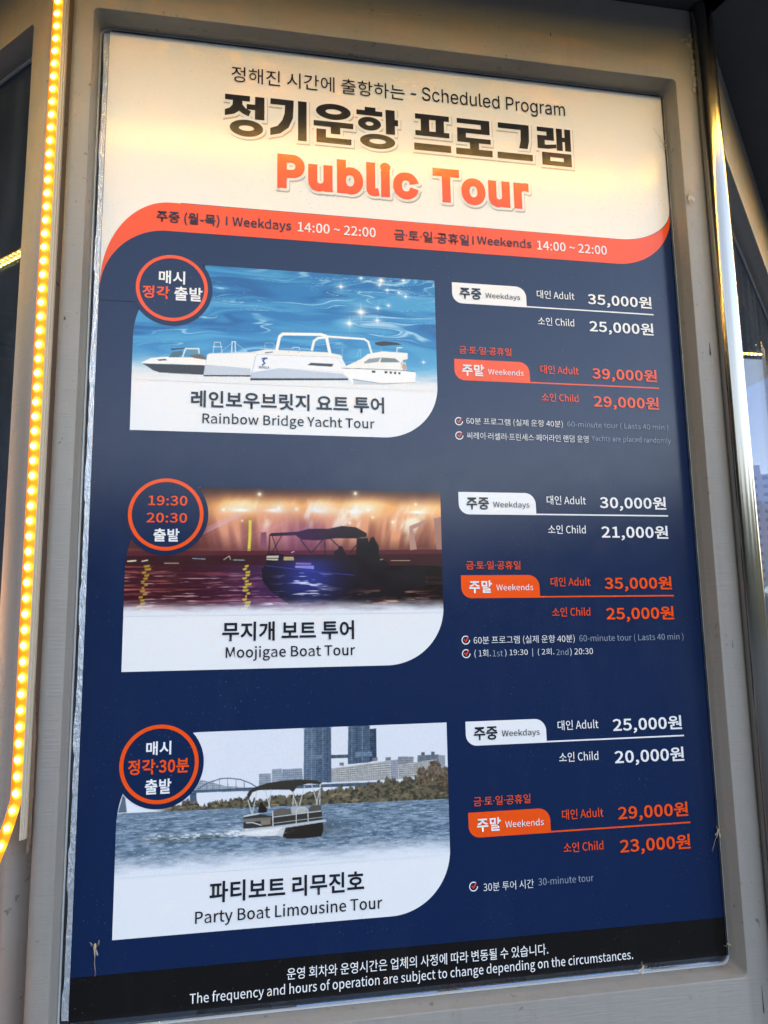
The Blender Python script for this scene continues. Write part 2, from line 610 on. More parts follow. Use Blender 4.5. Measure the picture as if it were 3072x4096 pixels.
# interior core column of shelving, dark brown, seen through the left pane
bm = bmesh.new()
bm_box(bm, (-0.62, 0.98, 0.03), (0.30, 1.25, 2.12))
attach(from_bm('wood_cabinet', bm, flat_mat('brown_wood', (0.34, 0.19, 0.09), 0.45, 0.6, 9)), booth)
bm = bmesh.new()
bm_box(bm, (0.0, 0.10, 0.98), (0.74, 0.34, 1.01))
attach(from_bm('counter_top', bm, flat_mat('pale_counter', (0.30, 0.31, 0.33), 0.35)), booth)
ART_YACHTS = '''p fbf6ee 0 52,688 114,653 153,647 215,640 288,640 384,637 458,643 456,685 272,685 93,690
p 35363c 0 65,692 453,685 445,749 173,747 128,732 99,712
p 49707c 0 224,643 245,606 306,593 315,616 288,640
p 2e3036 0 236,584 320,575 332,579 241,594
l f3efe8 8.4 311,636 328,579 411,575 414,609
p 5f8f9e 0 334,623 342,588 403,583 406,612
p 6b6258 0 347,625 418,611 462,633 459,648 384,640
p 3b4148 0 153,661 204,654 215,663 165,669
l b9bcc0 1.8 57,660 92,650 147,647
p f6f3ef 0 466,611 488,602 782,578 783,753 446,759 448,725
p c6cdd8 0 453,680 744,693 745,737 448,750
p 22242a 0 445,750 745,738 745,748 446,759
p f4efe6 0 729,585 846,557 1241,557 1338,571 1352,591 799,599
p f3f3f4 0 776,608 799,594 1241,588 1344,589 1422,736 743,767 751,693 767,630
p c2ccd9 0 929,682 1349,700 1398,734 745,762 749,720
p 20232a 0 742,759 1385,731 1385,743 743,773
p 3f454b 0 1138,635 1289,635 1279,655 1114,653
l aab4c0 2.4 799,595 1241,589
l aab4c0 2.4 1241,589 1340,592
l 9aa6b4 3 776,608 745,757
l b4bcc6 2.4 488,604 776,584
l 8a949f 1.9 988,570 1006,541
l 8a949f 1.9 1048,567 1090,554
l c9d0d6 2.4 918,682 1361,691
p 6a747e 0 835,578 888,570 888,577 835,586
l fbf7ef 20.4 912,559 931,465 952,446 1205,435 1241,445 1267,574
l f7f2ea 16.8 1144,549 1159,483 1187,461 1253,452
l f7f2ea 14.4 1253,447 1499,451 1526,468 1552,560
l f1efea 3.6 502,601 510,527 548,525 561,598
l f1efea 3.6 501,558 560,555
l f4f2ee 6 623,517 621,591
l f4f2ee 6 642,516 646,590
l f4f2ee 4.8 621,517 647,516
l dde6ea 1.9 642,522 723,583
l dde6ea 1.9 626,523 544,599
l dde6ea 1.7 799,555 917,546
l dde6ea 1.7 941,547 1144,541
l dde6ea 1.9 835,596 836,515 893,510 899,587
l f5f3ee 3.6 1012,543 1024,533 1060,533 1067,551
l d9dfe2 1.9 1351,526 1348,586
l d9dfe2 1.9 1448,581 1464,527 1476,527 1470,580
p f8f6f2 0 1343,655 1447,655 1745,658 1845,664 1853,679 1844,743 1631,765 1422,771 1386,726 1355,683
p f6f2ea 0 1374,646 1479,590 1522,555 1622,531 1798,534 1797,577 1761,587 1785,657 1386,663
p 8d9aa0 0 1497,613 1528,588 1609,575 1594,607 1497,623
p 77858b 0 1616,575 1709,576 1743,602 1606,609
p cfc6b6 0 1746,601 1784,599 1788,651 1753,645
l 3a3e48 3.6 1345,662 1546,659 1745,658 1843,664
p 2c3038 0 1548,670 1573,669 1570,684 1550,685
p 2c3038 0 1635,669 1655,668 1652,684 1637,685
p 2c3038 0 1670,670 1687,669 1684,685 1672,686
p 2c3038 0 1700,671 1716,670 1713,687 1702,687
p 2c3038 0 1730,672 1745,671 1742,687 1732,687
p c3ccd6 0 1420,731 1619,755 1846,738 1631,765 1422,771
l 3c4450 1.8 1416,737 1619,757 1846,740
p 2f3338 0 1571,471 1636,459 1724,465 1761,478 1685,485 1610,495 1576,486
l cfd3d6 1.9 1610,493 1616,537
l cfd3d6 1.9 1748,479 1729,531
l f4f2ee 6 1722,532 1725,500 1761,498
l c4473c 3.6 1768,616 1778,624 1778,647 1769,655 1764,638 1768,616
l c9ced3 1.8 1307,597 1338,621 1436,616 1509,606
l c9ced3 1.8 1338,621 1368,657
l c9ced3 1.8 1436,616 1448,641
l c9ced3 1.8 1510,600 1524,631
l 1f4a86 9.6 817,623 835,618 851,619
l 1f4a86 9.6 835,622 823,638 835,652 819,667'''
ART_BRIDGE_NIGHT = '''l e8d84a 18.1 751,210 750,307 745,405
l c9a83c 12.9 745,393 743,485
p 5a2028 0 -41,407 2077,387 2076,421 -39,443
l 8a4a44 2.6 -41,395 2077,379
p b98a78 0 1783,236 1896,190 1898,216 1809,255 1832,387 1784,393
p a87868 0 1950,183 2010,169 2004,389 1964,389
p 8a5560 0 819,284 853,279 856,383 817,383
p 3a141c 0 -40,433 2076,415 2073,492 -38,490
l b89a78 5.2 231,478 319,478
l e8d8b0 6.5 98,466 133,459
l e8d8b0 9 13,466 64,462
l 9fc0c8 3.9 400,448 477,452
l d8d4b0 3.9 589,457 625,432 632,457
l a8c4c4 3.9 649,457 721,459
l c8b090 2.6 1655,461 1785,461'''
ART_BOAT_NIGHT = '''p 1d1219 0 868,301 884,287 1050,277 1125,257 1250,256 1339,237 1428,245 1498,283 1501,308 1427,318 1300,318 1174,332 1075,327 1038,300 890,307
p 1a1118 0 854,423 878,415 958,419 966,432 1025,432 1038,423 1426,426 1433,318 1506,312 1513,365 1567,388 1591,451 1636,473 1639,529 1732,527 1752,497 1810,489 1882,505 1888,619 1780,675 1549,698 1485,743 1050,727 1002,738 880,650 833,589 823,515 854,485
p 1a1118 0 1281,423 1289,398 1310,389 1315,369 1335,366 1348,389 1362,423
p 140d12 0 1505,403 1511,346 1527,310 1547,307 1560,337 1577,365 1581,454 1514,454
l 1d1219 6.5 875,303 869,417
l 1d1219 5.2 890,306 927,415
l 1d1219 5.2 949,305 888,411
l 1d1219 6.5 1069,327 1137,414
l 1d1219 6.5 1212,326 1143,410
l 1d1219 6.5 1225,329 1227,423
l 1d1219 6.5 1262,321 1325,379
l 1d1219 6.5 1439,353 1388,410
p d9cfa0 0 856,432 932,429 927,461 854,457
p 2a1a22 0 852,444 935,444 935,449 852,449
p d8c060 0 964,437 1025,437 1030,459 962,459
p e6d8e8 0 1035,494 1155,494 1155,516 1035,506
p d890a0 0 1040,474 1137,476 1137,489 1040,486
l 4a3a90 3.9 854,493 1161,531 1412,554
l e8b090 3.9 1585,456 1604,451
l f0d0d8 5.2 1011,411 1030,402'''
ART_CITY = '''p b9c0c8 0 429,333 476,276 524,290 622,319 793,340 793,357 429,339
p aab4be 0 819,259 889,260 894,335 820,331
p b4bcc6 0 897,237 956,235 959,336 898,333
p a4aeb9 0 959,240 1079,238 1087,340 959,336
p 6d8096 0 1092,-4 1258,-1 1259,329 1089,325
p 5d7086 0 1168,-1 1258,-1 1259,329 1180,328
l 8fa0b4 4.1 1111,-3 1107,324
l 8fa0b4 4.1 1140,-2 1137,326
l 485a70 4.1 1172,-1 1171,327
l 8fa0b4 4.1 1207,0 1208,327
l 485a70 4.1 1235,2 1235,328
p 8295a8 0 1125,165 1200,165 1200,187 1125,187
p 5c6f86 0 1367,-1 1503,-1 1500,222 1362,228
p 41536a 0 1502,22 1544,21 1544,205 1500,222
l 8fa0b4 4.1 1390,0 1388,223
l 40526a 4.1 1420,1 1418,224
l 8fa0b4 4.1 1456,2 1453,224
p 7e92a6 0 1409,157 1514,157 1516,187 1409,189
p 566a76 0 1257,168 1367,170 1366,190 1257,188
p d9d5cd 0 1259,249 1680,214 1677,333 1259,329
p 8b8f93 0 1311,215 1337,216 1336,235 1311,234
p 8b8f93 0 1516,199 1550,196 1549,216 1515,219
p 8b8f93 0 1601,198 1634,197 1633,217 1601,218
p b4b5c0 0 1631,217 1680,214 1677,333 1631,333
p 9fa4a8 0 1680,197 1779,201 1778,253 1679,249
p 7d858d 0 1806,195 1943,196 1942,255 1805,248
p 6a727a 0 1831,176 1852,177 1852,197 1830,196
p 6a727a 0 1895,176 1917,177 1916,197 1895,196
p d6d2ca 0 1680,246 1929,223 1929,313 1679,331
p c0bdb8 0 1889,223 1932,223 1932,313 1886,316
p aeb2b8 0 1943,198 1983,203 1981,288 1940,299
w 7f8488 0 1262,252 1627,222 1625,328 1261,325
w 7f8488 0 1686,252 1883,231 1881,311 1684,326
p 76868f 0 1952,277 2006,277 2005,314 1951,314
p 5a6e86 0 429,333 793,335 1540,341 1539,363 1205,356 430,349
l 6c7f96 5.5 459,328 513,297 585,277 633,274 707,285 768,310 808,336
l 6c7f96 2.7 513,297 513,332
l 6c7f96 2.7 549,284 549,332
l 6c7f96 2.7 585,277 586,331
l 6c7f96 2.7 633,274 634,331
l 6c7f96 2.7 682,282 683,334
l 6c7f96 2.7 731,296 732,334
p 4f6178 0 415,346 451,346 458,442 415,442
p 646f7c 0 32,344 46,359 58,438 7,438'''
ART_BOAT_DAY = '''p 3a362f 0 749,375 759,356 793,335 867,315 954,305 1066,303 1167,313 1200,329 1193,338 1117,330 1048,343 1026,376 1004,360 904,355 818,353 781,363 754,411
l cfcfcd 5.5 754,403 782,493
l cfcfcd 5.5 808,355 782,487
l cfcfcd 5.5 857,352 886,458
l cfcfcd 5.5 892,354 878,463
l cfcfcd 5.5 1019,373 1048,455
l cfcfcd 5.5 1029,370 1023,453
l cfcfcd 5.5 1094,345 1064,452
l cfcfcd 5.5 1136,331 1173,450
l cfcfcd 5.5 1195,334 1167,453
l cfcfcd 5.5 1190,338 1187,456
p 2a211e 0 814,481 819,454 826,425 840,421 848,440 870,463 868,480 843,485
p 6a625a 0 905,477 954,465 1010,471 1017,509 905,512
p 5b554f 0 1117,476 1136,460 1195,459 1197,493 1119,496
p b8b6ae 0 1010,459 1104,461 1104,500 1017,501
p 3a3833 0 729,502 819,489 905,506 1200,491 1202,544 1042,556 905,562 795,567 729,568
p d8d8d4 0 729,493 819,484 824,491 729,502
p 78746c 0 729,511 893,511 893,528 729,533
l e0dfda 5.5 746,536 783,536 832,553 868,546
l d4d2cc 6.9 902,476 905,562
l d4d2cc 5.5 1044,482 1044,556
l d4d2cc 5.5 1114,476 1117,551
l d4d2cc 5.5 1044,484 1060,467 1098,469 1114,484
l d4d2cc 5.5 905,512 1042,503
l d4d2cc 5.5 1044,502 1197,493
l b8b4aa 4.1 905,548 1200,529
p c6c9cc 0 700,582 795,571 967,561 1225,543 1227,557 980,578 795,591 710,592
p e8e6df 0 701,588 955,572 980,578 962,622 796,614 722,603
p 2b251f 0 980,578 1205,558 1209,601 1197,639 1092,644 992,640 955,622
p c9ccc8 0 918,615 957,577 980,576 962,629
p 8f7f6a 0 831,529 888,525 891,552 834,555'''
SPARKLES = [(1482, 18, 8), (1621, 25, 14), (1779, 14, 9), (1343, 89, 12), (1610, 59, 7), (1663, 92, 8), (1744, 104, 6), (1792, 131, 7), (1670, 203, 7), (1596, 227, 8), (1479, 262, 22), (1399, 346, 17), (1590, 314, 11), (1907, 594, 6)]
GLYPHS_TEXT = '''( 59 42,-34,52,-30,39,-4,32,25,29,54,32,84,39,112,52,139,42,143,28,116,19,87,16,54,19,22,28,-7
) 59 17,-34,31,-7,40,22,43,54,40,87,31,116,17,143,7,139,20,112,27,84,30,54,27,25,20,-4,7,-30
, 49 13,-33,32,-19,39,3,35,17,25,22,17,19,13,11,17,3,25,0,27,0,22,-14,9,-24
- 61 8,43,53,43,53,55,8,55
. 49 24,-2,32,1,36,10,32,19,24,22,16,19,13,10,16,1
0 97 49,-2,70,5,84,27,89,65,84,101,70,123,49,131,27,123,14,101,9,65,14,27,27,5 49,11,31,24,24,65,31,105,49,118,66,105,73,65,66,24
1 97 15,0,86,0,86,13,60,13,60,128,48,128,36,123,21,119,21,109,44,109,44,13,15,13
2 97 8,0,88,0,88,14,53,14,42,13,32,13,58,40,76,67,82,93,72,120,45,131,24,126,7,112,16,103,28,113,43,118,61,110,67,92,60,69,41,42,8,9
3 97 46,-2,75,7,87,34,79,56,60,67,60,68,77,79,83,99,72,122,46,131,26,126,10,115,18,105,31,114,45,118,61,112,67,97,59,80,31,73,31,61,62,54,71,35,64,17,45,11,27,15,13,26,5,15,21,3
4 97 60,0,75,0,75,35,92,35,92,48,75,48,75,128,57,128,4,46,4,35,60,35 60,48,20,48,49,92,55,101,60,111,60,111,60,99,60,88
5 97 46,-2,66,3,82,18,88,42,76,73,49,83,39,81,30,78,33,115,82,115,82,128,19,128,15,68,24,63,34,69,45,71,64,63,72,41,64,19,44,11,26,15,13,25,5,15,21,3
6 97 53,-2,79,9,90,39,80,70,54,80,39,76,25,64,30,96,42,113,58,117,69,115,78,108,87,117,75,127,57,131,34,124,17,102,10,61,15,26,31,5 25,51,38,64,51,68,69,60,74,39,68,18,53,10,34,21
7 97 35,0,51,0,55,45,66,82,89,119,89,128,9,128,9,115,71,115,51,80,39,44
8 97 49,-2,78,7,89,31,83,52,68,65,68,65,79,78,85,96,75,121,49,130,24,121,14,98,19,80,32,68,32,67,15,54,8,32,20,7 58,70,38,80,29,98,34,113,49,118,65,112,71,96,68,82 49,10,30,16,22,33,27,50,40,62,64,51,74,31,67,16
9 97 41,-2,64,5,81,28,88,70,82,104,67,124,44,131,19,119,8,89,17,59,43,49,59,53,73,64,67,33,56,16,41,11,29,14,19,21,10,11,23,1 72,78,59,65,46,61,29,68,23,89,29,110,45,118,64,108
: 49 24,68,32,72,36,81,32,89,24,93,16,89,13,81,16,72 24,-2,32,1,36,10,32,19,24,22,16,19,13,10,16,1
A 106 1,0,17,0,29,39,76,39,89,0,106,0,62,128,44,128 33,52,40,72,46,93,53,115,53,115,60,93,66,72,72,52
B 115 18,0,58,0,84,4,101,17,107,38,100,58,81,68,81,69,95,80,100,97,87,121,56,128,18,128 34,74,34,116,54,116,76,111,84,95,77,79,53,74 34,13,34,61,56,61,82,56,91,38,82,19,56,13
C 112 66,-2,88,3,105,16,96,26,83,16,67,12,45,18,32,37,27,65,32,92,46,110,67,116,82,113,93,104,102,115,88,126,67,131,38,123,18,100,10,64,18,28,37,6
E 103 18,0,93,0,93,14,34,14,34,61,82,61,82,74,34,74,34,115,92,115,92,128,18,128
I 51 18,0,34,0,34,128,18,128
L 95 18,0,90,0,90,14,34,14,34,128,18,128
M 142 18,0,32,0,32,71,32,90,30,109,31,109,41,80,65,13,76,13,100,80,111,109,112,109,110,90,109,71,109,0,124,0,124,128,105,128,81,60,76,46,72,33,71,33,66,46,62,60,37,128,18,128
O 130 65,-2,93,6,113,29,120,65,113,100,93,123,65,131,36,123,17,100,10,65,17,29,36,6 65,12,45,18,32,37,27,65,32,92,45,110,65,116,85,110,98,92,103,65,98,37,85,18
P 111 18,0,34,0,34,51,55,51,80,55,96,68,102,91,96,113,79,125,54,128,18,128 34,64,34,115,52,115,78,110,86,91,78,71,53,64
R 111 34,67,34,115,55,115,78,110,86,92,78,74,55,67 88,0,106,0,74,56,95,68,103,92,90,120,58,128,18,128,18,0,34,0,34,54,57,54
S 104 53,-2,85,8,97,34,89,56,70,68,52,76,38,84,31,98,37,111,55,116,71,113,84,105,92,115,76,126,55,131,26,121,14,97,23,75,40,64,59,56,74,47,80,33,73,18,53,12,34,16,18,28,8,17,28,3
T 105 44,0,61,0,61,115,99,115,99,128,5,128,5,115,44,115
W 154 32,0,51,0,70,77,73,92,77,107,77,107,80,92,84,77,103,0,123,0,149,128,134,128,120,58,116,38,113,17,112,17,107,38,103,58,85,128,70,128,52,58,47,38,43,17,42,17,39,38,35,58,21,128,5,128
Y 93 38,0,54,0,54,50,93,128,76,128,60,92,54,78,47,64,46,64,40,78,34,92,17,128,0,128,38,50
a 99 38,-2,55,2,70,11,70,11,71,0,85,0,85,58,77,87,52,98,30,93,14,85,20,74,33,81,49,84,65,77,69,60,36,54,16,42,10,25,18,5 43,11,31,14,26,26,35,41,69,50,69,23,56,14
b 108 58,-2,78,4,93,21,99,49,95,75,82,91,61,98,46,94,32,84,32,101,32,139,16,139,16,0,29,0,30,10,31,10,44,1 55,11,44,13,32,21,32,71,45,81,57,84,77,74,83,49,75,21
c 89 54,-2,70,1,84,10,77,20,67,14,55,11,34,21,26,47,34,74,55,84,66,82,74,76,82,86,71,94,55,98,32,92,16,75,9,47,15,21,31,4
d 109 48,-2,64,2,77,11,78,11,79,0,92,0,92,139,76,139,76,103,77,86,65,95,50,98,30,91,15,74,9,47,14,20,28,4 52,11,33,21,26,48,34,74,53,84,65,82,76,74,76,24,64,14
e 97 55,-2,72,1,86,7,80,18,69,12,56,11,34,20,25,44,89,44,89,48,90,53,80,85,52,98,31,91,15,74,9,47,15,21,32,4 25,55,34,77,52,85,69,77,76,55
f 57 6,82,19,82,19,0,35,0,35,82,55,82,55,95,35,95,35,110,38,124,48,129,53,128,59,126,62,139,55,141,46,142,25,133,19,110,19,95,6,94
g 99 48,-44,83,-34,96,-11,88,6,63,12,44,12,31,15,28,22,30,29,34,33,41,31,48,30,73,39,83,63,81,74,75,83,95,83,95,95,61,95,55,97,48,98,23,88,12,64,16,48,25,38,25,37,18,30,14,20,17,10,23,4,23,3,13,-7,9,-18,20,-37 48,41,34,47,28,64,34,80,48,86,62,80,68,64,62,47 50,-33,30,-28,23,-16,25,-8,33,0,39,-1,45,-1,61,-1,76,-4,81,-13,72,-27
h 106 16,0,32,0,32,69,45,80,58,84,72,78,76,58,76,0,92,0,92,60,85,88,63,98,46,93,32,82,32,101,32,139,16,139
i 48 16,0,32,0,32,95,16,95 24,115,32,118,35,125,32,133,24,136,17,133,14,125,17,118
j 48 6,-42,26,-34,32,-11,32,95,16,95,16,-11,14,-25,5,-30,0,-29,-5,-28,-8,-40,-2,-42 24,115,32,118,35,125,32,133,24,136,16,133,13,125,16,118
k 97 16,0,32,0,32,25,50,46,78,0,95,0,59,57,91,95,73,95,33,45,32,45,32,139,16,139
l 50 33,-2,38,-2,42,-1,40,11,37,11,33,13,32,18,32,139,16,139,16,19,20,3
m 162 16,0,32,0,32,69,45,80,56,84,69,78,74,58,74,0,90,0,90,69,102,80,114,84,127,78,131,58,131,0,147,0,147,60,140,88,119,98,102,92,87,79,78,93,61,98,45,93,31,81,31,81,29,95,16,95
n 107 16,0,32,0,32,69,45,80,58,84,72,78,76,58,76,0,92,0,92,60,85,88,63,98,46,93,31,81,31,81,29,95,16,95
o 106 53,-2,75,4,91,21,97,47,91,75,75,92,53,98,31,92,15,75,9,47,15,21,31,4 53,11,33,21,26,47,33,74,53,84,73,74,81,47,73,21
p 109 16,-40,32,-40,32,-8,32,9,45,1,58,-2,78,4,93,21,99,49,95,75,82,91,61,98,45,93,31,84,31,84,29,95,16,95 55,11,45,13,32,21,32,71,45,81,57,84,77,74,83,49,75,21
q 109 76,-40,92,-40,92,95,80,95,78,86,78,86,65,95,50,98,30,91,15,74,9,47,14,20,28,4,48,-2,64,2,77,11,76,-6 52,11,33,21,26,48,34,74,53,84,65,82,76,74,76,24,64,14
r 68 16,0,32,0,32,61,44,78,56,83,61,83,65,82,68,95,64,97,58,98,43,92,31,78,31,78,29,95,16,95
s 82 41,-2,67,6,75,26,66,45,47,55,32,61,26,71,30,81,44,85,55,83,65,77,73,87,60,94,44,98,19,90,11,71,20,53,39,43,53,36,60,25,56,15,41,10,26,13,13,22,6,11,22,1
t 66 46,-2,55,-1,64,1,60,13,55,11,50,11,38,15,35,29,35,82,61,82,61,95,35,95,35,122,22,122,20,95,5,94,5,82,19,82,19,29,25,6
u 106 44,-2,61,2,75,15,76,15,77,0,90,0,90,95,74,95,74,28,62,15,49,12,35,18,31,37,31,95,15,95,15,35,22,7
w 140 31,0,50,0,63,51,67,65,70,79,71,79,74,65,77,51,91,0,110,0,136,95,120,95,107,40,104,27,101,14,100,14,97,27,93,40,78,95,63,95,48,40,45,27,42,14,41,14,38,27,35,40,21,95,5,95
y 91 18,-41,40,-31,53,-8,89,95,73,95,56,42,48,15,48,15,43,29,38,42,19,95,2,95,40,0,38,-7,30,-22,17,-28,13,-27,10,-26,6,-39,12,-40
| 47 18,-49,29,-49,29,147,18,147
~ 97 66,50,78,54,90,68,81,74,74,65,66,62,50,71,32,79,19,75,7,61,16,55,23,64,31,67,47,59
· 175 88,85,74,80,69,67,74,53,88,48,101,53,106,67,101,80'''
GLYPHS_TITLE = '''- 227 168,122,168,94,57,94,57,122
P 222 30,0,30,254,118,254,144,252,166,244,183,231,195,215,202,195,204,174,202,152,195,133,183,116,166,104,144,96,118,93,55,93,55,121,116,121,134,123,149,128,159,136,167,147,171,160,172,174,171,188,167,201,159,211,148,219,134,224,116,226,62,226,62,0
S 223 112,-4,86,-2,64,5,46,15,32,30,23,48,19,68,52,68,55,55,62,44,71,35,83,29,97,26,112,25,128,26,143,30,155,37,165,46,171,57,173,70,171,81,166,89,158,96,148,102,136,107,122,111,92,120,64,130,43,145,30,163,26,186,29,206,37,224,51,238,69,249,90,256,114,258,137,256,158,249,175,238,189,224,197,208,200,189,169,189,163,206,151,219,134,227,112,229,97,228,84,224,73,218,64,209,59,199,58,188,60,176,65,167,74,160,85,154,96,150,106,147,132,140,144,136,156,132,168,126,179,119,189,110,197,99,202,85,204,69,201,50,193,32,180,17,162,5,139,-2
T 224 16,226,16,254,208,254,208,226,128,226,128,0,96,0,96,226
a 195 80,-4,63,-3,47,2,34,11,24,22,17,37,15,54,17,69,22,80,29,90,39,97,50,102,63,105,76,108,89,110,105,112,117,113,126,115,133,117,136,121,138,127,138,128,137,139,133,148,128,156,120,161,110,164,98,165,85,164,75,161,66,156,59,150,54,144,50,137,20,146,29,161,39,173,52,182,66,188,82,191,97,192,108,192,119,190,131,186,143,180,153,172,161,160,167,145,168,126,168,0,138,0,138,26,136,26,132,19,126,12,118,6,108,1,95,-3 85,23,101,24,114,29,124,37,132,47,136,57,138,69,138,95,135,93,130,91,123,89,116,88,108,87,100,86,88,84,77,82,67,79,58,75,52,70,47,62,46,52,47,43,51,36,57,30,65,26,74,24
b 212 115,-4,99,-3,86,2,76,8,69,16,63,23,59,29,56,29,56,0,26,0,26,254,57,254,57,160,59,160,63,166,69,173,76,180,86,186,98,191,115,192,137,189,156,180,173,166,185,146,193,122,195,94,193,66,185,42,173,23,157,8,137,-1 110,23,126,26,140,33,150,44,158,58,163,75,164,95,163,114,158,131,150,145,140,156,126,163,110,165,94,163,81,156,70,145,62,131,58,114,56,95,58,75,63,58,70,43,81,32,94,26
c 198 104,-4,79,-1,58,8,41,23,28,43,20,66,17,94,20,122,28,146,41,165,58,180,79,189,104,192,117,191,130,189,142,184,153,178,162,170,170,161,176,150,181,138,151,131,149,138,145,145,141,150,135,155,128,159,121,162,113,164,104,165,86,162,73,155,62,144,54,129,50,112,48,94,50,75,54,59,62,44,73,33,86,26,104,23,113,24,121,26,129,29,135,33,141,38,146,44,149,51,152,59,181,51,177,39,171,28,163,19,153,11,142,4,130,0,117,-3
d 212 98,-4,75,-1,56,8,40,23,27,42,20,66,17,94,20,122,27,146,40,166,56,180,75,189,98,192,114,191,126,186,136,180,144,173,149,166,153,160,155,160,155,254,186,254,186,0,156,0,156,29,153,29,149,23,143,16,136,8,126,2,114,-3 102,23,118,26,132,32,142,43,150,58,154,75,156,95,154,114,150,131,142,145,132,156,118,163,102,165,86,163,72,156,62,145,54,131,50,114,48,95,50,75,54,58,62,44,73,33,86,26
e 202 106,-4,80,-1,58,8,41,23,28,42,20,66,17,93,20,121,28,145,40,165,58,180,78,189,103,192,118,191,133,187,147,180,160,170,170,157,179,141,184,121,186,97,186,85,37,85,37,110,169,110,155,101,153,119,149,134,141,147,131,157,118,163,103,165,87,163,73,157,62,147,54,135,50,121,48,105,48,89,50,69,55,53,64,40,76,31,90,25,106,23,117,24,127,26,135,31,143,36,149,44,153,53,182,45,177,32,168,20,156,10,141,2,125,-3
g 213 103,-75,84,-74,67,-70,53,-63,41,-55,32,-45,25,-35,51,-20,55,-26,61,-33,68,-39,77,-44,89,-48,103,-49,124,-46,141,-38,152,-23,156,-3,156,34,153,34,149,28,143,21,136,14,126,8,114,4,97,2,76,5,56,13,40,27,28,45,20,68,17,96,20,123,27,147,40,166,56,180,76,189,98,192,114,191,127,186,137,180,144,173,150,166,154,159,157,159,157,190,186,190,186,-4,183,-27,175,-45,162,-59,145,-68,125,-73 102,30,118,32,132,38,142,47,150,61,155,77,156,96,155,115,150,132,142,146,132,156,119,163,102,165,86,163,73,156,62,145,54,131,50,115,48,96,50,78,54,61,62,48,73,38,86,32
h 205 57,113,57,0,26,0,26,254,57,254,57,144,51,144,62,166,76,181,94,189,114,192,132,190,148,184,161,174,170,160,177,142,179,120,179,0,148,0,148,118,145,137,136,152,123,161,105,165,92,163,80,159,71,151,63,141,58,129
i 83 26,0,26,190,57,190,57,0 42,221,34,223,27,227,22,234,21,242,22,249,27,256,34,260,42,262,50,260,57,256,62,249,63,242,62,234,57,227,50,223
l 95 70,-1,50,2,37,10,29,24,26,42,26,254,57,254,57,49,58,38,60,31,65,27,73,26,77,26,80,26,85,27,90,1,86,0,81,0,75,-1
m 305 26,0,26,190,56,190,56,148,54,148,59,162,66,173,75,182,86,188,98,192,110,193,129,190,144,180,154,166,160,147,156,147,161,160,169,172,178,181,190,187,204,192,218,193,234,191,249,186,261,177,270,164,276,148,278,128,278,0,248,0,248,127,245,145,236,156,224,163,209,165,197,164,187,160,179,153,173,145,169,135,168,124,168,0,137,0,137,130,134,144,126,156,115,163,100,165,89,164,79,160,70,154,63,145,58,133,57,119,57,0
o 208 104,-4,79,-1,58,8,41,23,28,43,20,66,17,94,20,122,28,146,41,165,58,180,79,189,104,192,128,189,149,180,167,165,180,146,188,122,191,94,188,66,180,43,167,23,149,8,128,-1 104,23,121,26,135,33,146,44,154,59,158,75,160,94,158,112,154,129,146,144,135,155,121,162,104,165,86,162,73,155,62,144,54,129,50,112,48,94,50,75,54,59,62,44,73,33,86,26
r 130 26,0,26,190,56,190,56,160,58,160,65,173,76,184,90,190,107,192,110,192,115,192,122,192,122,161,119,162,115,162,109,163,103,163,91,161,80,157,70,151,63,142,58,131,57,118,57,0
u 205 91,-3,73,-1,57,5,44,15,35,29,28,47,26,69,26,190,57,190,57,72,60,52,68,37,82,28,100,25,113,27,125,31,134,38,142,48,146,61,148,76,148,190,179,190,179,0,149,0,149,46,154,46,143,23,129,8,111,0'''

# ------------------------------------------------------------------ the poster
poster = empty('tour_poster', W3(0.37, 1.1145, -0.001))
tag(poster, 'navy and cream boat tour price poster in Korean and English on the front pane', 'poster')
bpy.context.view_layer.update()
PW, PT, PB = 0.74, -0.0095, 1.1145


def layer(n):
    return -0.0022 - 0.00013 * n


def pobj(name, bm, mat, n, parent=None):
    """flat print: bm holds poster X,-Y in its x,y; stands at layer n"""
    z = layer(n)
    for v in bm.verts:
        v.co = W3(v.co.x, -v.co.y, z - v.co.z)
    bm.normal_update()
    for f in bm.faces:
        if f.normal.y > 0:
            f.normal_flip()
    o = from_bm(name, bm, mat)
    attach(o, parent or poster)
    return o


def poly_bm(*polys):
    bm = bmesh.new()
    for p in polys:
        bm.faces.new([bm.verts.new((x, -y, 0)) for x, y in p])
    bmesh.ops.triangulate(bm, faces=bm.faces)
    return bm


def arc(cx, cy, rx, ry, a0, a1, n=24):
    return [(cx + rx * math.cos(rad(a0 + (a1 - a0) * k / n)), cy + ry * math.sin(rad(a0 + (a1 - a0) * k / n))) for k in range(n + 1)]


# backing board
bm = bmesh.new()
a, b = W3(0, PB, -0.0021), W3(PW, PT, 0.0)
bm_box(bm, a, b)
bmesh.ops.recalc_face_normals(bm, faces=bm.faces)
board = from_bm('backing_board', bm, M['navy'])
attach(board, poster)
pobj('header_panel', poly_bm([(0.0004, PT + 0.0004), (PW - 0.0004, PT + 0.0004), (PW - 0.0004, 0.162)] + arc(0.6633, 0.162, 0.0763, 0.0485, 0, 90) + [(0.09, 0.2105), (0.09, 0.245), (0.0004, 0.335)]), M['cream'], 1)
band = pobj('time_band', poly_bm(
    arc(0.0785, 0.318, 0.0779, 0.1068, 180, 270) + arc(0.6633, 0.164, 0.0763, 0.0468, 90, 0) +
    arc(0.6564, 0.170, 0.0832, 0.0765, 0, 90) + arc(0.0750, 0.328, 0.0746, 0.0800, 270, 180)), M['orange'], 2)
navy_in = pobj('navy_panel', poly_bm(arc(0.0750, 0.328, 0.0746, 0.0800, 180, 270) + [(0.12, 0.248), (0.12, 0.34), (0.0004, 0.34)]), M['navy'], 3)
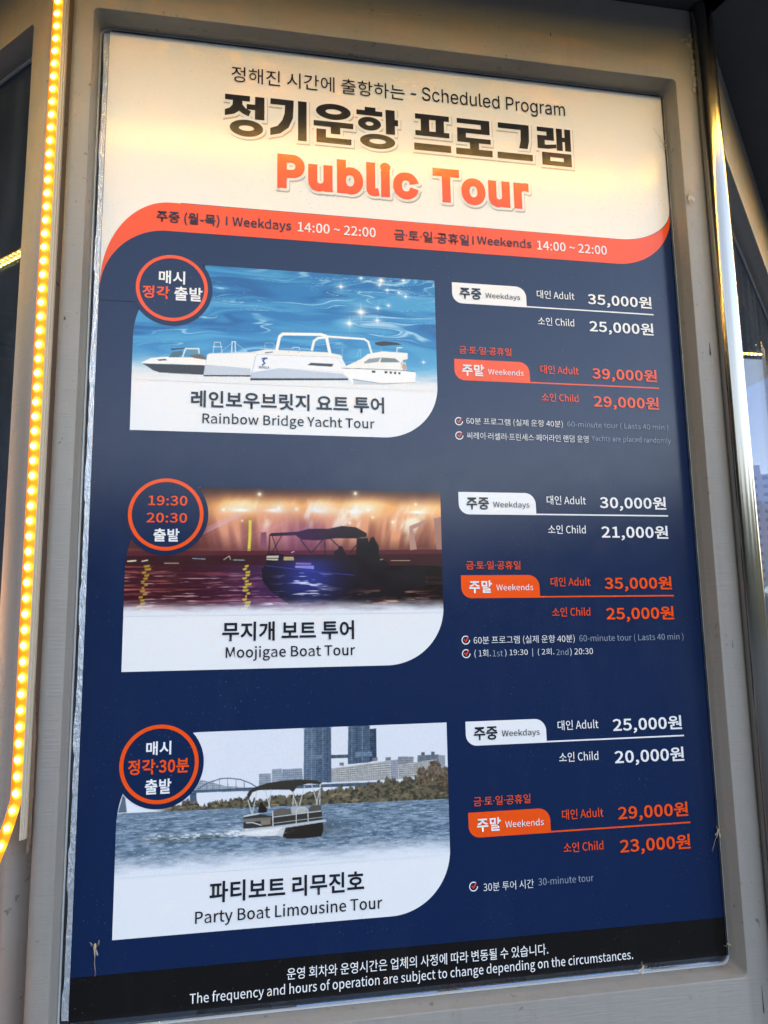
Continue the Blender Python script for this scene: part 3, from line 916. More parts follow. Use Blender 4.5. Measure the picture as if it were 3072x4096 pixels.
m, nt, bs = newmat('crinkled_clear_tape')
cv = coords(nt, (160, 160, 45))
bs.inputs['Base Color'].default_value = (0.66, 0.71, 0.78, 1)
bs.inputs['Metallic'].default_value = 0.75
bs.inputs['Roughness'].default_value = 0.16
bump(nt, bs, noise(nt, cv, 2.2, 4, 0.7), 0.9, 0.004)
M['tape_clear'] = m
bm = bmesh.new()
rw = random.Random(9)
prev = None
for k in range(140):
    y = -0.007 + k * (1.119 / 139)
    l, r_ = bm.verts.new((-0.0058 + rw.uniform(-.0004, .0004) - (0.0012 if k % 17 < 5 else 0), -y, -0.0006 - rw.uniform(0, .0006))), bm.verts.new((-0.0002, -y, -0.0002))
    if prev:
        bm.faces.new((prev[0], prev[1], r_, l))
    prev = (l, r_)
pobj('edge_tape', bm, M['tape_clear'], 0)
M['edge_shadow'] = flat_mat('edge_shadow_black', (0.012, 0.013, 0.014), 0.5)  # painted contact shadow: black line along the poster's top and right edges
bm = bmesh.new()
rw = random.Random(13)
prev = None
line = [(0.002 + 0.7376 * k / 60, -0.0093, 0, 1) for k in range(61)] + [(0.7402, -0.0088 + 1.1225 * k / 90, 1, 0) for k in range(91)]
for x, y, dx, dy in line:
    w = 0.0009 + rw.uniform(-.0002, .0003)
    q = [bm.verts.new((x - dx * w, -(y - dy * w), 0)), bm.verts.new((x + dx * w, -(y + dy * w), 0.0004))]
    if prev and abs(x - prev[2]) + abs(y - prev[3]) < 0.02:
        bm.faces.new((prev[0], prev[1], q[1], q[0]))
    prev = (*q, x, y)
pobj('edge_shadow_line', bm, M['edge_shadow'], 11)
foot = pobj('footer_band', poly_bm([(0.0004, 1.0719), (PW - 0.0004, 1.0719), (PW - 0.0004, PB - 0.0004), (0.0004, PB - 0.0004)]), M['black'], 1)


def parse_font(src, k):
    d = {}
    for l in src.split('\n'):
        ch, adv, *sp = l.split(' ')
        d[ch] = (int(adv) / 500 * k, [[(int(a) / 500 * k, int(b) / 500 * k) for a, b in zip(q.split(',')[0::2], q.split(',')[1::2])] for q in sp])
    return d


TXT = parse_font(GLYPHS_TEXT, 2.856)
TTL = parse_font(GLYPHS_TITLE, 1.0)
_k = 0.727 / max(y for sp in TTL['T'][1] for x, y in sp)
TTL = parse_font(GLYPHS_TITLE, _k)
HANGUL = {}


def curve_mesh(c):
    o = bpy.data.objects.new('lettering', c)
    C.objects.link(o)
    me = bpy.data.meshes.new_from_object(o.evaluated_get(bpy.context.evaluated_depsgraph_get()))
    bpy.data.objects.remove(o)
    bpy.data.curves.remove(c)
    return me


def winding(px, py, loops):
    w = 0
    for L in loops:
        for (ax, ay), (bx, by) in zip(L, L[1:] + L[:1]):
            if (ay <= py) != (by <= py):
                side = (bx - ax) * (py - ay) - (px - ax) * (by - ay)
                if ay <= py and side > 0:
                    w += 1
                elif ay > py and side < 0:
                    w -= 1
    return w


def fill_solid(loops):
    """triangles of the area the loops wind around (overlapping strokes stay filled), as (points, triangles)"""
    vs, es = [], []
    for L in loops:
        n0 = len(vs)
        vs += [Vector(p) for p in L]
        es += [(n0 + i, n0 + (i + 1) % len(L)) for i in range(len(L))]
    V, E, F, *_ = delaunay_2d_cdt(vs, es, [], 0, 1e-6)
    keep = []
    for f in F:
        c = (V[f[0]] + V[f[1]] + V[f[2]]) / 3
        if winding(c.x, c.y, loops) > 0:
            keep.append(f)
    return V, keep


def outline(V, F):
    ed = {}
    for f in F:
        for a, b in zip(f, f[1:] + f[:1]):
            ed[(a, b)] = 1
    nxt = {}
    for (a, b) in ed:
        if (b, a) not in ed:
            nxt.setdefault(a, []).append(b)
    loops = []
    while nxt:
        a = next(iter(nxt))
        L, c = [], a
        while c in nxt:
            L.append(c)
            d = nxt[c].pop()
            if not nxt[c]:
                del nxt[c]
            c = d
        loops.append([tuple(V[i]) for i in L])
    return loops


def grow(loops, w):
    out = []
    for L in loops:
        Q = []
        n = len(L)
        for i in range(n):
            a, p, c = Vector(L[i - 1]), Vector(L[i]), Vector(L[(i + 1) % n])
            d1, d2 = p - a, c - p
            if d1.length < 1e-6 or d2.length < 1e-6:
                continue
            d1.normalize()
            d2.normalize()
            n1, n2 = Vector((d1.y, -d1.x)), Vector((d2.y, -d2.x))
            q = p + (n1 + n2) * (w / max(0.35, 1 + n1.dot(n2)))
            Q.append((q.x, q.y))
        if len(Q) > 2:
            out.append(Q)
    return out


def title_mesh(ch, bold):
    loops = TTL[ch][1]
    if sum(p[0] * q[1] - q[0] * p[1] for L in loops for p, q in zip(L, L[1:] + L[:1])) < 0:
        loops = [L[::-1] for L in loops]
    V, F = fill_solid(loops)
    if bold:
        V, F = fill_solid(grow(outline(V, [list(f) for f in F]), bold))
    me = bpy.data.meshes.new('lettering')
    me.from_pydata([(v.x, v.y, 0) for v in V], [], [list(f) for f in F])
    return me


def glyph_mesh(ch, bold, face):
    key = (ch, bold, face is TTL)
    if key in HANGUL:
        return HANGUL[key]
    if face is TTL:
        HANGUL[key] = (title_mesh(ch, bold), face[ch][0])
        return HANGUL[key]
    if ch in face:
        c = bpy.data.curves.new('lettering', 'CURVE')
        c.dimensions = '2D'
        c.fill_mode = 'BOTH'
        c.offset = bold
        for sp in face[ch][1]:
            q = c.splines.new('POLY')
            q.points.add(len(sp) - 1)
            q.points.foreach_set('co', [v for x, y in sp for v in (x, y, 0, 1)])
            q.use_cyclic_u = True
        adv = face[ch][0]
    else:
        c = bpy.data.curves.new('lettering', 'FONT')
        c.body = ch
        c.offset = bold
        c.resolution_u = 3
        adv = 0.92
    HANGUL[key] = (curve_mesh(c), adv)
    return HANGUL[key]


def text_bm(s, x0, y0, x1, y1, bold=0.0, face=None, fixw=True):
    """outline text fitted to the box (poster coords)"""
    face = face or TXT
    bm = bmesh.new()
    pen = 0.0
    for ch in s:
        if ch == ' ':
            pen += 0.225 if face is TXT else 0.26
            continue
        if ch == '\u00b7':
            w = 0.055 + bold
            bm.faces.new([bm.verts.new((pen + 0.11 + w * math.cos(t), 0.36 + w * math.sin(t), 0)) for t in (2 * math.pi * k / 10 for k in range(10))])
            pen += 0.22
            continue
        me, adv = glyph_mesh(ch, bold, face)
        n0 = len(bm.verts)
        bm.from_mesh(me)
        bm.verts.ensure_lookup_table()
        for v in bm.verts[n0:]:
            v.co.x += pen
        pen += adv + bold * 1.2
    xs = [v.co.x for v in bm.verts]
    ys = [v.co.y for v in bm.verts]
    sx, sy = (x1 - x0) / (max(xs) - min(xs)), (y1 - y0) / (max(ys) - min(ys))
    mx, my = min(xs), min(ys)
    for v in bm.verts:
        v.co = Vector((x0 + (v.co.x - mx) * sx, -y1 + (v.co.y - my) * sy, 0))
    return bm


def halo_bm(bm, w, dx=0.0, dy=0.0):
    """grown copy of a flat outline: the shape itself plus a round-cornered margin w along its edge"""
    out = bm.copy()
    out.verts.ensure_lookup_table()
    bmesh.ops.remove_doubles(bm, verts=bm.verts, dist=1e-6)
    k = 0
    for e in [e for e in bm.edges if len(e.link_faces) == 1]:
        a, b = e.verts[0].co, e.verts[1].co
        d = b - a
        if d.length < 1e-7:
            continue
        nn = Vector((d.y, -d.x, 0)).normalized()
        if nn.dot((a + b) / 2 - e.link_faces[0].calc_center_median()) < 0:
            nn = -nn
        k += 1
        z = Vector((0, 0, 2e-7 * (k % 50)))
        out.faces.new([out.verts.new(p + z) for p in (a, b, b + nn * w, a + nn * w)])
        out.faces.new([out.verts.new(a + z + Vector((math.cos(t) * w, math.sin(t) * w, -1e-7))) for t in (2 * math.pi * q / 12 for q in range(12))])
    for v in out.verts:
        v.co.x += dx
        v.co.y -= dy
    return out


TITLE_BOLD = 0.060


def text(name, s, box, mat, bold=0.0, n=8, parent=None):
    return pobj(name, text_bm(s, *box, bold=bold), M[mat], n, parent)


# ---- header lettering
for s, box in (("정해진 시간에 출항하는", (0.1476, 0.0192, 0.3702, 0.0409)), ("-", (0.3788, 0.0291, 0.3858, 0.0312)), ("Scheduled Program", (0.3937, 0.0182, 0.5939, 0.0432))):
    pobj('heading_text', text_bm(s, *box, bold=0.0, face=TTL if s[0] == 'S' else TXT), M['ink'], 8)


# heavy display syllables: r = rectangle, e = ring (cx, cy, rx, ry, hole rx, hole ry), p = polygon
SYL = {
 '정': 'r 0 0 .63 .135;p .2 .13 .44 .13 .43 .26 .37 .38 .24 .47 .0 .53 .0 .38 .12 .33 .19 .25;p .22 .13 .44 .13 .44 .22 .52 .31 .66 .37 .6 .5 .44 .44 .3 .34 .22 .24;r .55 .2 .80 .33;r .76 0 1 .56;e .55 .795 .42 .205 .19 .065',
 '기': 'r 0 0 .64 .145;p .40 .14 .64 .14 .62 .45 .50 .70 .28 .86 .0 .93 .0 .75 .2 .68 .33 .52 .39 .35;r .76 0 1 1',
 '운': 'e .5 .20 .44 .20 .2 .062;r 0 .455 1 .59;r .43 .58 .67 .76;r .07 .66 .31 1;r .07 .86 .95 1',
 '항': 'r .2 0 .46 .12;r 0 .085 .62 .205;e .31 .405 .275 .165 .095 .05;r .70 .02 .92 .62;r .9 .25 1 .40;e .5 .82 .42 .18 .2 .06',
 '프': 'r .04 0 .96 .14;r .04 .45 .96 .585;r .19 .13 .42 .46;r .59 .13 .82 .46;r 0 .79 1 .975',
 '로': 'r .04 0 .94 .13;r .70 .12 .94 .38;r .04 .255 .94 .385;r .04 .38 .28 .64;r .04 .51 .96 .64;r .38 .63 .63 .82;r 0 .81 1 .985',
 '그': 'r .04 0 .92 .15;p .68 .14 .92 .14 .91 .45 .86 .66 .62 .66 .67 .45;r 0 .81 1 .985',
 '램': 'r 0 0 .50 .12;r .28 .11 .50 .34;r 0 .22 .50 .34;r 0 .33 .22 .57;p 0 .46 .3 .46 .56 .43 .56 .53 .3 .57 0 .57;r .57 0 .75 .59;r .72 .23 .84 .35;r .82 0 1 .59;r .12 .66 1 .78;r .12 .88 1 1;r .12 .7 .36 .95;r .76 .7 1 .95',
}


def syl_bm(ch, box, grow=0.0, dx=0.0, dy=0.0, tuck=1e-6):
    x0, y0, x1, y1 = box
    w, h = x1 - x0, y1 - y0
    bm = bmesh.new()
    for k, it in enumerate(SYL[ch].split(';')):
        t, *v = it.split()
        v = [float(q) for q in v]
        zz = k * tuck
        if t == 'e':
            cx, cy, rx, ry, hx, hy = x0 + v[0] * w + dx, y0 + v[1] * h + dy, v[2] * w + grow, v[3] * h + grow, v[4] * w - grow, v[5] * h - grow
            N = 48
            if hy > 0.0004:
                o = [bm.verts.new((x, -y, zz)) for x, y in arc(cx, cy, rx, ry, 0, 360 - 360 / N, N - 1)]
                i = [bm.verts.new((x, -y, zz)) for x, y in arc(cx, cy, hx, hy, 0, 360 - 360 / N, N - 1)]
                for j in range(N):
                    bm.faces.new((o[j], o[(j + 1) % N], i[(j + 1) % N], i[j]))
            else:
                bm.faces.new([bm.verts.new((x, -y, zz)) for x, y in arc(cx, cy, rx, ry, 0, 360 - 360 / N, N - 1)])
            continue
        if t == 'r':
            P_ = [(v[0], v[1]), (v[2], v[1]), (v[2], v[3]), (v[0], v[3])]
        else:
            P_ = list(zip(v[0::2], v[1::2]))
        P_ = [(x0 + a * w, y0 + b * h) for a, b in P_]
        if grow:
            ar = sum(P_[i][0] * P_[(i + 1) % len(P_)][1] - P_[(i + 1) % len(P_)][0] * P_[i][1] for i in range(len(P_)))
            sg = 1 if ar > 0 else -1
            Q = []
            for i, p in enumerate(P_):
                a, c = Vector(P_[i - 1]), Vector(P_[(i + 1) % len(P_)])
                p = Vector(p)
                d1, d2 = (p - a).normalized(), (c - p).normalized()
                n1, n2 = Vector((d1.y, -d1.x)) * sg, Vector((d2.y, -d2.x)) * sg
                m_ = n1 + n2
                Q.append(p + m_ * (grow / max(0.45, 1 + n1.dot(n2))))
            P_ = [(p.x, p.y) for p in Q]
        f = bm.faces.new([bm.verts.new((x + dx, -(y + dy), zz)) for x, y in P_])
    bmesh.ops.triangulate(bm, faces=[f for f in bm.faces if len(f.verts) > 4])
    return bm


TITLE = (('정', (0.1402, 0.0590, 0.1890, 0.1148)), ('기', (0.1964, 0.0585, 0.2421, 0.1134)), ('운', (0.2509, 0.0572, 0.3018, 0.1125)), ('항', (0.3061, 0.0562, 0.3608, 0.1137)),
         ('프', (0.3816, 0.0576, 0.4314, 0.1108)), ('로', (0.4381, 0.0578, 0.4880, 0.1106)), ('그', (0.4949, 0.0576, 0.5443, 0.1105)), ('램', (0.5518, 0.0576, 0.5997, 0.1128)))
for ch, box in TITLE:
    t = pobj('title_syllable', syl_bm(ch, box), M['ink'], 8)
    pobj('title_outline', syl_bm(ch, box, 0.0034), M['halo'], 5, t)
    pobj('title_drop_print', syl_bm(ch, box, 0.0030, 0.0013, 0.0022), M['drop'], 2, t)
for s, box in (('Public', (0.2054, 0.1323, 0.3864, 0.1804)), ('Tour', (0.4053, 0.1328, 0.5360, 0.1804))):
    bm = text_bm(s, *box, bold=TITLE_BOLD, face=TTL)
    hb = halo_bm(bm, 0.0034)
    db = halo_bm(bm, 0.0030, 0.0013, 0.0022)
    t = pobj('title_word', bm, M['orange'], 8)
    pobj('title_outline', hb, M['halo'], 5, t)
    pobj('title_drop_print', db, M['drop'], 2, t)

# ---- time band
for s, box, mt, bd in (("주중 (월-목)", (0.0622, 0.2226, 0.1362, 0.2393), 'ink', .016), ("I", (0.1438, 0.2239, 0.1456, 0.2354), 'ink', 0), ("Weekdays", (0.1513, 0.2228, 0.2229, 0.2387), 'ink', .014),
                       ("14:00 ~ 22:00", (0.2309, 0.2232, 0.3290, 0.2362), 'white', .012), ("금·토·일·공휴일", (0.3528, 0.2223, 0.4514, 0.2372), 'ink', .010), ("I", (0.4559, 0.2238, 0.4577, 0.2351), 'ink', 0),
                       ("Weekends", (0.4622, 0.2222, 0.5364, 0.2342), 'ink', .014), ("14:00 ~ 22:00", (0.5440, 0.2226, 0.6424, 0.2354), 'white', .012)):
    text('band_text', s, box, mt, bd, 8, band)
text('footer_text', "운영 회차와 운영시간은 업체의 사정에 따라 변동될 수 있습니다.", (0.2201, 1.0818, 0.5159, 1.0936), 'white', 0.004, 8, foot)
text('footer_text', "The frequency and hours of operation are subject to change depending on the circumstances.", (0.1194, 1.0968, 0.6194, 1.1106), 'white', 0.004, 8, foot)

# ---- printed photographs, painted procedurally into a fine colour grid (2000 x 800 art units -> RW x RH cells)
RW, RH = 640, 256
GX, GY = np.meshgrid((np.arange(RW) + 0.5) / RW, (np.arange(RH) + 0.5) / RH)


def vnoise(x, y, seed):
    r = np.random.default_rng(seed)
    T = r.random((256, 256))
    xi, yi = np.floor(x).astype(int), np.floor(y).astype(int)
    fx, fy = x - xi, y - yi
    fx, fy = fx * fx * (3 - 2 * fx), fy * fy * (3 - 2 * fy)
    g = lambda a, b: T[a % 256, b % 256]
    return (g(xi, yi) * (1 - fx) + g(xi + 1, yi) * fx) * (1 - fy) + (g(xi, yi + 1) * (1 - fx) + g(xi + 1, yi + 1) * fx) * fy


def fbm(x, y, seed, n=4):
    s, a, t = 0, 1, 0
    for k in range(n):
        s = s + a * vnoise(x * 2 ** k, y * 2 ** k, seed + k)
        t += a
        a *= 0.55
    return s / t


def rgb(h):
    return np.array([int(h[i:i + 2], 16) for i in (0, 2, 4)]) / 255


def sstep(a, b, x):
    t = np.clip((x - a) / (b - a), 0, 1)
    return t * t * (3 - 2 * t)


def cover(pts):
    """anti-aliased coverage of a polygon given in art units"""
    SS = 3
    P_ = np.array(pts, float) / (2000, 800) * (RW, RH)
    x0, y0 = np.maximum(np.floor(P_.min(0)).astype(int), 0)
    x1, y1 = np.minimum(np.ceil(P_.max(0)).astype(int) + 1, (RW, RH))
    if x1 <= x0 or y1 <= y0:
        return None
    xs = x0 + (np.arange((x1 - x0) * SS) + 0.5) / SS
    ys = y0 + (np.arange((y1 - y0) * SS) + 0.5) / SS
    X_, Y_ = np.meshgrid(xs, ys)
    ins = np.zeros(X_.shape, bool)
    for i in range(len(P_)):
        (ax, ay), (bx, by) = P_[i - 1], P_[i]
        if ay == by:
            continue
        c = ((ay > Y_) != (by > Y_)) & (X_ < (bx - ax) * (Y_ - ay) / (by - ay) + ax)
        ins ^= c
    m_ = ins.reshape(y1 - y0, SS, x1 - x0, SS).mean((1, 3))
    return slice(y0, y1), slice(x0, x1), m_


def put(img, pts, col, alpha=1.0):
    r = cover(pts)
    if r is None:
        return
    a, b, m_ = r
    m_ = m_[..., None] * alpha
    img[a, b] = img[a, b] * (1 - m_) + col * m_


def draw(img, art):
    for l in art.strip().split('\n'):
        t, col, w, *pp = l.split(' ')
        pts = [tuple(map(float, p.split(','))) for p in pp]
        col, w = rgb(col), float(w)
        if t == 'p':
            put(img, pts, col)
        elif t == 'l':
            w = max(w, 2.0)
            for (ax, ay), (bx, by) in zip(pts, pts[1:]):
                d = math.hypot(bx - ax, by - ay) or 1
                ux, uy = (bx - ax) / d * w / 2, (by - ay) / d * w / 2
                put(img, [(ax - uy - ux * .4, ay + ux - uy * .4), (bx - uy + ux * .4, by + ux + uy * .4), (bx + uy + ux * .4, by - ux + uy * .4), (ax + uy - ux * .4, ay - ux - uy * .4)], col)
        elif t == 'w':                      # rows of small windows inside a quad
            (ax, ay), (bx, by), (cx, cy), (dx, dy) = pts
            nu, nv = int((bx - ax) / 11), 7
            for i in range(nu):
                for j in range(nv):
                    u, v = (i + .2) / nu, (j + .25) / nv
                    f = lambda u, v: (ax * (1 - u) * (1 - v) + bx * u * (1 - v) + cx * u * v + dx * (1 - u) * v, ay * (1 - u) * (1 - v) + by * u * (1 - v) + cy * u * v + dy * (1 - u) * v)
                    put(img, [f(u, v), f(u + .6 / nu, v), f(u + .6 / nu, v + .5 / nv), f(u, v + .5 / nv)], col, 0.8)


def glow(img, x, y, sx, sy, col, a):
    g = np.exp(-((GX * 2000 - x) / sx) ** 2 - ((GY * 800 - y) / sy) ** 2)[..., None] * a
    img[:] = img + (1 - img) * g * rgb(col) if a > 0 else img * (1 + g)


def fade(img, at, soft, amp, seed, to=(0.93, 0.93, 0.935)):
    n = (fbm(GX * 14, GY * 30, seed) - 0.5) * amp
    f = sstep(at - soft, at, GY + n)[..., None]
    img[:] = img * (1 - f) + np.array(to) * f


def paint_yachts():
    x, y = GX, GY
    wy = y * (1.35 - 0.35 * y)
    w1 = fbm(x * 2.6, wy * 6, 11, 3) - 0.5
    w2 = fbm(x * 6 + 9, wy * 12, 13, 2) - 0.5
    q = wy * 11 + x * 2.2 + w1 * 5.0 + w2 * 1.4
    a = fbm(x * 3.2 + w1 * 1.5, q, 21, 2)
    b = fbm(x * 7 + w1 * 2, q * 1.9 - x * 3, 31, 2)
    base = np.zeros((RH, RW, 3)) + rgb('2477b3')
    base += (rgb('4a9fcd') - base) * (sstep(0.45, 0.8, a) * 0.9)[..., None]
    base += (rgb('175c9b') - base) * (sstep(0.48, 0.22, a) * 0.9)[..., None]
    base += (rgb('57b0d6') - base) * (sstep(0.55, 0.8, b) * 0.35)[..., None]
    l1 = sstep(0.935, 0.99, 1 - np.abs(a - 0.52) * 2) * sstep(0.35, 0.65, fbm(x * 5, y * 8, 5, 2))
    l2 = sstep(0.94, 0.99, 1 - np.abs(b - 0.5) * 2) * sstep(0.40, 0.70, fbm(x * 6 + 4, y * 9, 6, 2)) * sstep(0.75, 0.15, y)
    fine = sstep(0.90, 0.99, 1 - np.abs(fbm(x * 16, q * 3.2, 37, 2) - 0.5) * 2) * sstep(0.5, 0.0, y) * sstep(0.4, 0.9, x)
    base += (rgb('bfe2f0') - base) * np.clip(l1 * 0.75 + l2 * 0.6 + fine * 0.35, 0, 0.85)[..., None]
    base += (rgb('5fb0d8') - base) * (sstep(0.5, 0.85, y) * 0.5)[..., None]
    fade(base, 0.97, 0.22, 0.06, 41, (0.94, 0.93, 0.915))
    for sx, sy, rr in SPARKLES:
        glow(base, sx, sy, rr * 1.2, rr * 0.9, 'fff4e2', 1.0)
        glow(base, sx, sy, rr * 2.6, 2.2, 'fff2e0', 0.8)
        glow(base, sx, sy, 2.2, rr * 2.4, 'fff2e0', 0.8)
        glow(base, sx, sy, rr * 3.5, rr * 3, 'ffe9d0', 0.25)
    draw(base, ART_YACHTS)
    return np.clip(base, 0, 1)


def paint_night():
    x, y = GX, GY
    img = np.zeros((RH, RW, 3)) + rgb('642823')
    img += (rgb('2a1216') - img) * sstep(0.12, 0.0, y)[..., None]
    s = fbm(x * 9 + y * 1.2, y * 2.0, 51, 4)
    fan = fbm(x * 22 - (y - .15) * 7 * (0.6 - x), y * 1.1, 61, 3)
    band = np.exp(-((y - 0.165) / 0.10) ** 2)
    img += (rgb('ffb860') - img) * np.clip(band * (0.55 + 1.2 * s) * sstep(0.1, 0.35, x), 0, 0.97)[..., None]
    falls = sstep(0.10, 0.22, y) * sstep(0.66, 0.24, y) * sstep(0.16, 0.34, x)
    img += (rgb('f4a878') - img) * np.clip(falls * (0.42 + 0.9 * sstep(0.3, 0.72, fan)), 0, 0.92)[..., None]
    img += (rgb('cc8a98') - img) * np.clip(falls * sstep(0.2, 0.55, y) * 0.65 * sstep(0.75, 0.4, x), 0, 0.6)[..., None]
    img += (rgb('ffe2b0') - img) * np.clip(np.exp(-((y - 0.155) / 0.055) ** 2) * sstep(0.42, 0.7, s) * sstep(0.22, 0.36, x), 0, 1)[..., None]
    img += (rgb('a05a6a') - img) * (0.35 * sstep(0.45, 0.52, y) * sstep(0.6, 0.5, y))[..., None]
    plume = fbm(x * 17 + y * 2.5, y * 3.4, 55, 4)
    top_ = 0.13 - 0.10 * fbm(x * 12, y * 0 + 2, 57, 3)
    hot = sstep(0.50, 0.72, plume) * sstep(top_, top_ + 0.10, y) * sstep(0.52, 0.18, y) * sstep(0.22, 0.36, x)
    img += (rgb('fff0cf') - img) * np.clip(hot * 1.1, 0, 0.92)[..., None]
    ray = fbm(x * 26 + (y - .15) * 20, y * 0.8, 63, 3)
    img += (rgb('e2b4c4') - img) * (sstep(0.5, 0.75, ray) * sstep(0.17, 0.24, y) * sstep(0.50, 0.28, y) * sstep(0.18, 0.28, x) * sstep(0.55, 0.42, x) * 0.7)[..., None]
    img *= (1 - 0.22 * sstep(0.36, 0.54, y) * sstep(0.62, 0.52, y))[..., None]
    # water
    wat = sstep(0.605, 0.62, y)
    rip = fbm(x * 9, y * 64, 71, 4)
    rip2 = fbm(x * 15, y * 105, 81, 3)
    w_ = np.zeros_like(img) + rgb('3c121c')
    w_ += (rgb('a8504a') - w_) * (sstep(0.50, 0.78, rip) * 0.9)[..., None]
    w_ += (rgb('f0bcb4') - w_) * (sstep(0.64, 0.80, rip2) * 0.8 * sstep(0.60, 0.75, y))[..., None]
    w_ += (rgb('4a2a6a') - w_) * (np.exp(-((x - 0.42) / 0.16) ** 2) * 0.45)[..., None]
    w_ *= (1 - 0.65 * sstep(0.55, 0.85, x))[..., None]
    img = img * (1 - wat[..., None]) + w_ * wat[..., None]
    draw(img, ART_BRIDGE_NIGHT)
    for k in range(16):
        yy = 0.615 + k * 0.0235
        for cx, wd, cc in ((0.366 - 0.006 * math.sin(k * 1.9), 0.016, 'e8cf3a'), (0.064 - 0.001 * k + 0.006 * math.sin(k * 2.3), 0.015, 'c8a030')):
            n = vnoise(np.array([k * 1.7]), np.array([cx * 9]), 91)[0]
            put(img, [((cx - wd * n) * 2000, yy * 800), ((cx + wd * n) * 2000, (yy - 0.006) * 800), ((cx + wd * n * .8) * 2000, (yy + 0.012) * 800), ((cx - wd * n * .7) * 2000, (yy + .016) * 800)], rgb(cc), 0.8)
    for gx, gy, r in ((808, 39, 9), (1427, 24, 9), (585, 141, 8), (1044, 132, 9), (930, 128, 9), (1162, 130, 8), (1673, 209, 7), (1387, 217, 7), (1510, 130, 7), (1830, 90, 5), (1540, 180, 5), (700, 210, 4)):
        glow(img, gx, gy, r * 1.2, r * 1.2, 'fff6dd', 1.0)
        glow(img, gx, gy, r * 3, r * 3, 'ffe0a0', 0.35)
    for gx, w2 in ((690, 60), (900, 50), (1180, 40), (1420, 50), (1840, 60)):
        glow(img, gx, 142, w2, 12, 'fff4dc', 1.0)
        glow(img, gx + 30, 118, w2 * 1.7, 44, 'ffd09a', 0.65)
    hull = img.copy()
    draw(hull, ART_BOAT_NIGHT)
    img = hull
    bl = (np.exp(-((x - 0.56) / 0.095) ** 2 - ((y - 0.70) / 0.20) ** 2) * sstep(0.52, 0.60, y))[..., None]
    img = img + (rgb('3a4ec8') - img) * bl * 0.62
    pu = np.exp(-((x - 0.545) / 0.12) ** 2 - ((y - 0.38) / 0.18) ** 2)[..., None]
    img = img + (rgb('7a3a9a') - img) * pu * 0.35
    # reflections of the sign on the water
    wr = sstep(0.60, 0.70, fbm(x * 13, y * 46, 101, 3)) * np.exp(-((x - 0.555) / 0.065) ** 2) * sstep(0.64, 0.70, y)
    wr += sstep(0.62, 0.72, fbm(x * 13, y * 46, 111, 3)) * np.exp(-((x - 0.446) / 0.025) ** 2) * sstep(0.68, 0.72, y)
    img = img + (rgb('f4f0ff') - img) * np.clip(wr, 0, 1)[..., None] * 0.9
    wr = sstep(0.60, 0.72, fbm(x * 18, y * 60, 121, 3)) * np.exp(-((x - 0.84) / 0.10) ** 2) * sstep(0.78, 0.84, y)
    img = img + (rgb('e09878') - img) * np.clip(wr, 0, 1)[..., None] * 0.8
    fade(img, 0.985, 0.12, 0.05, 131)
    return np.clip(img, 0, 1)


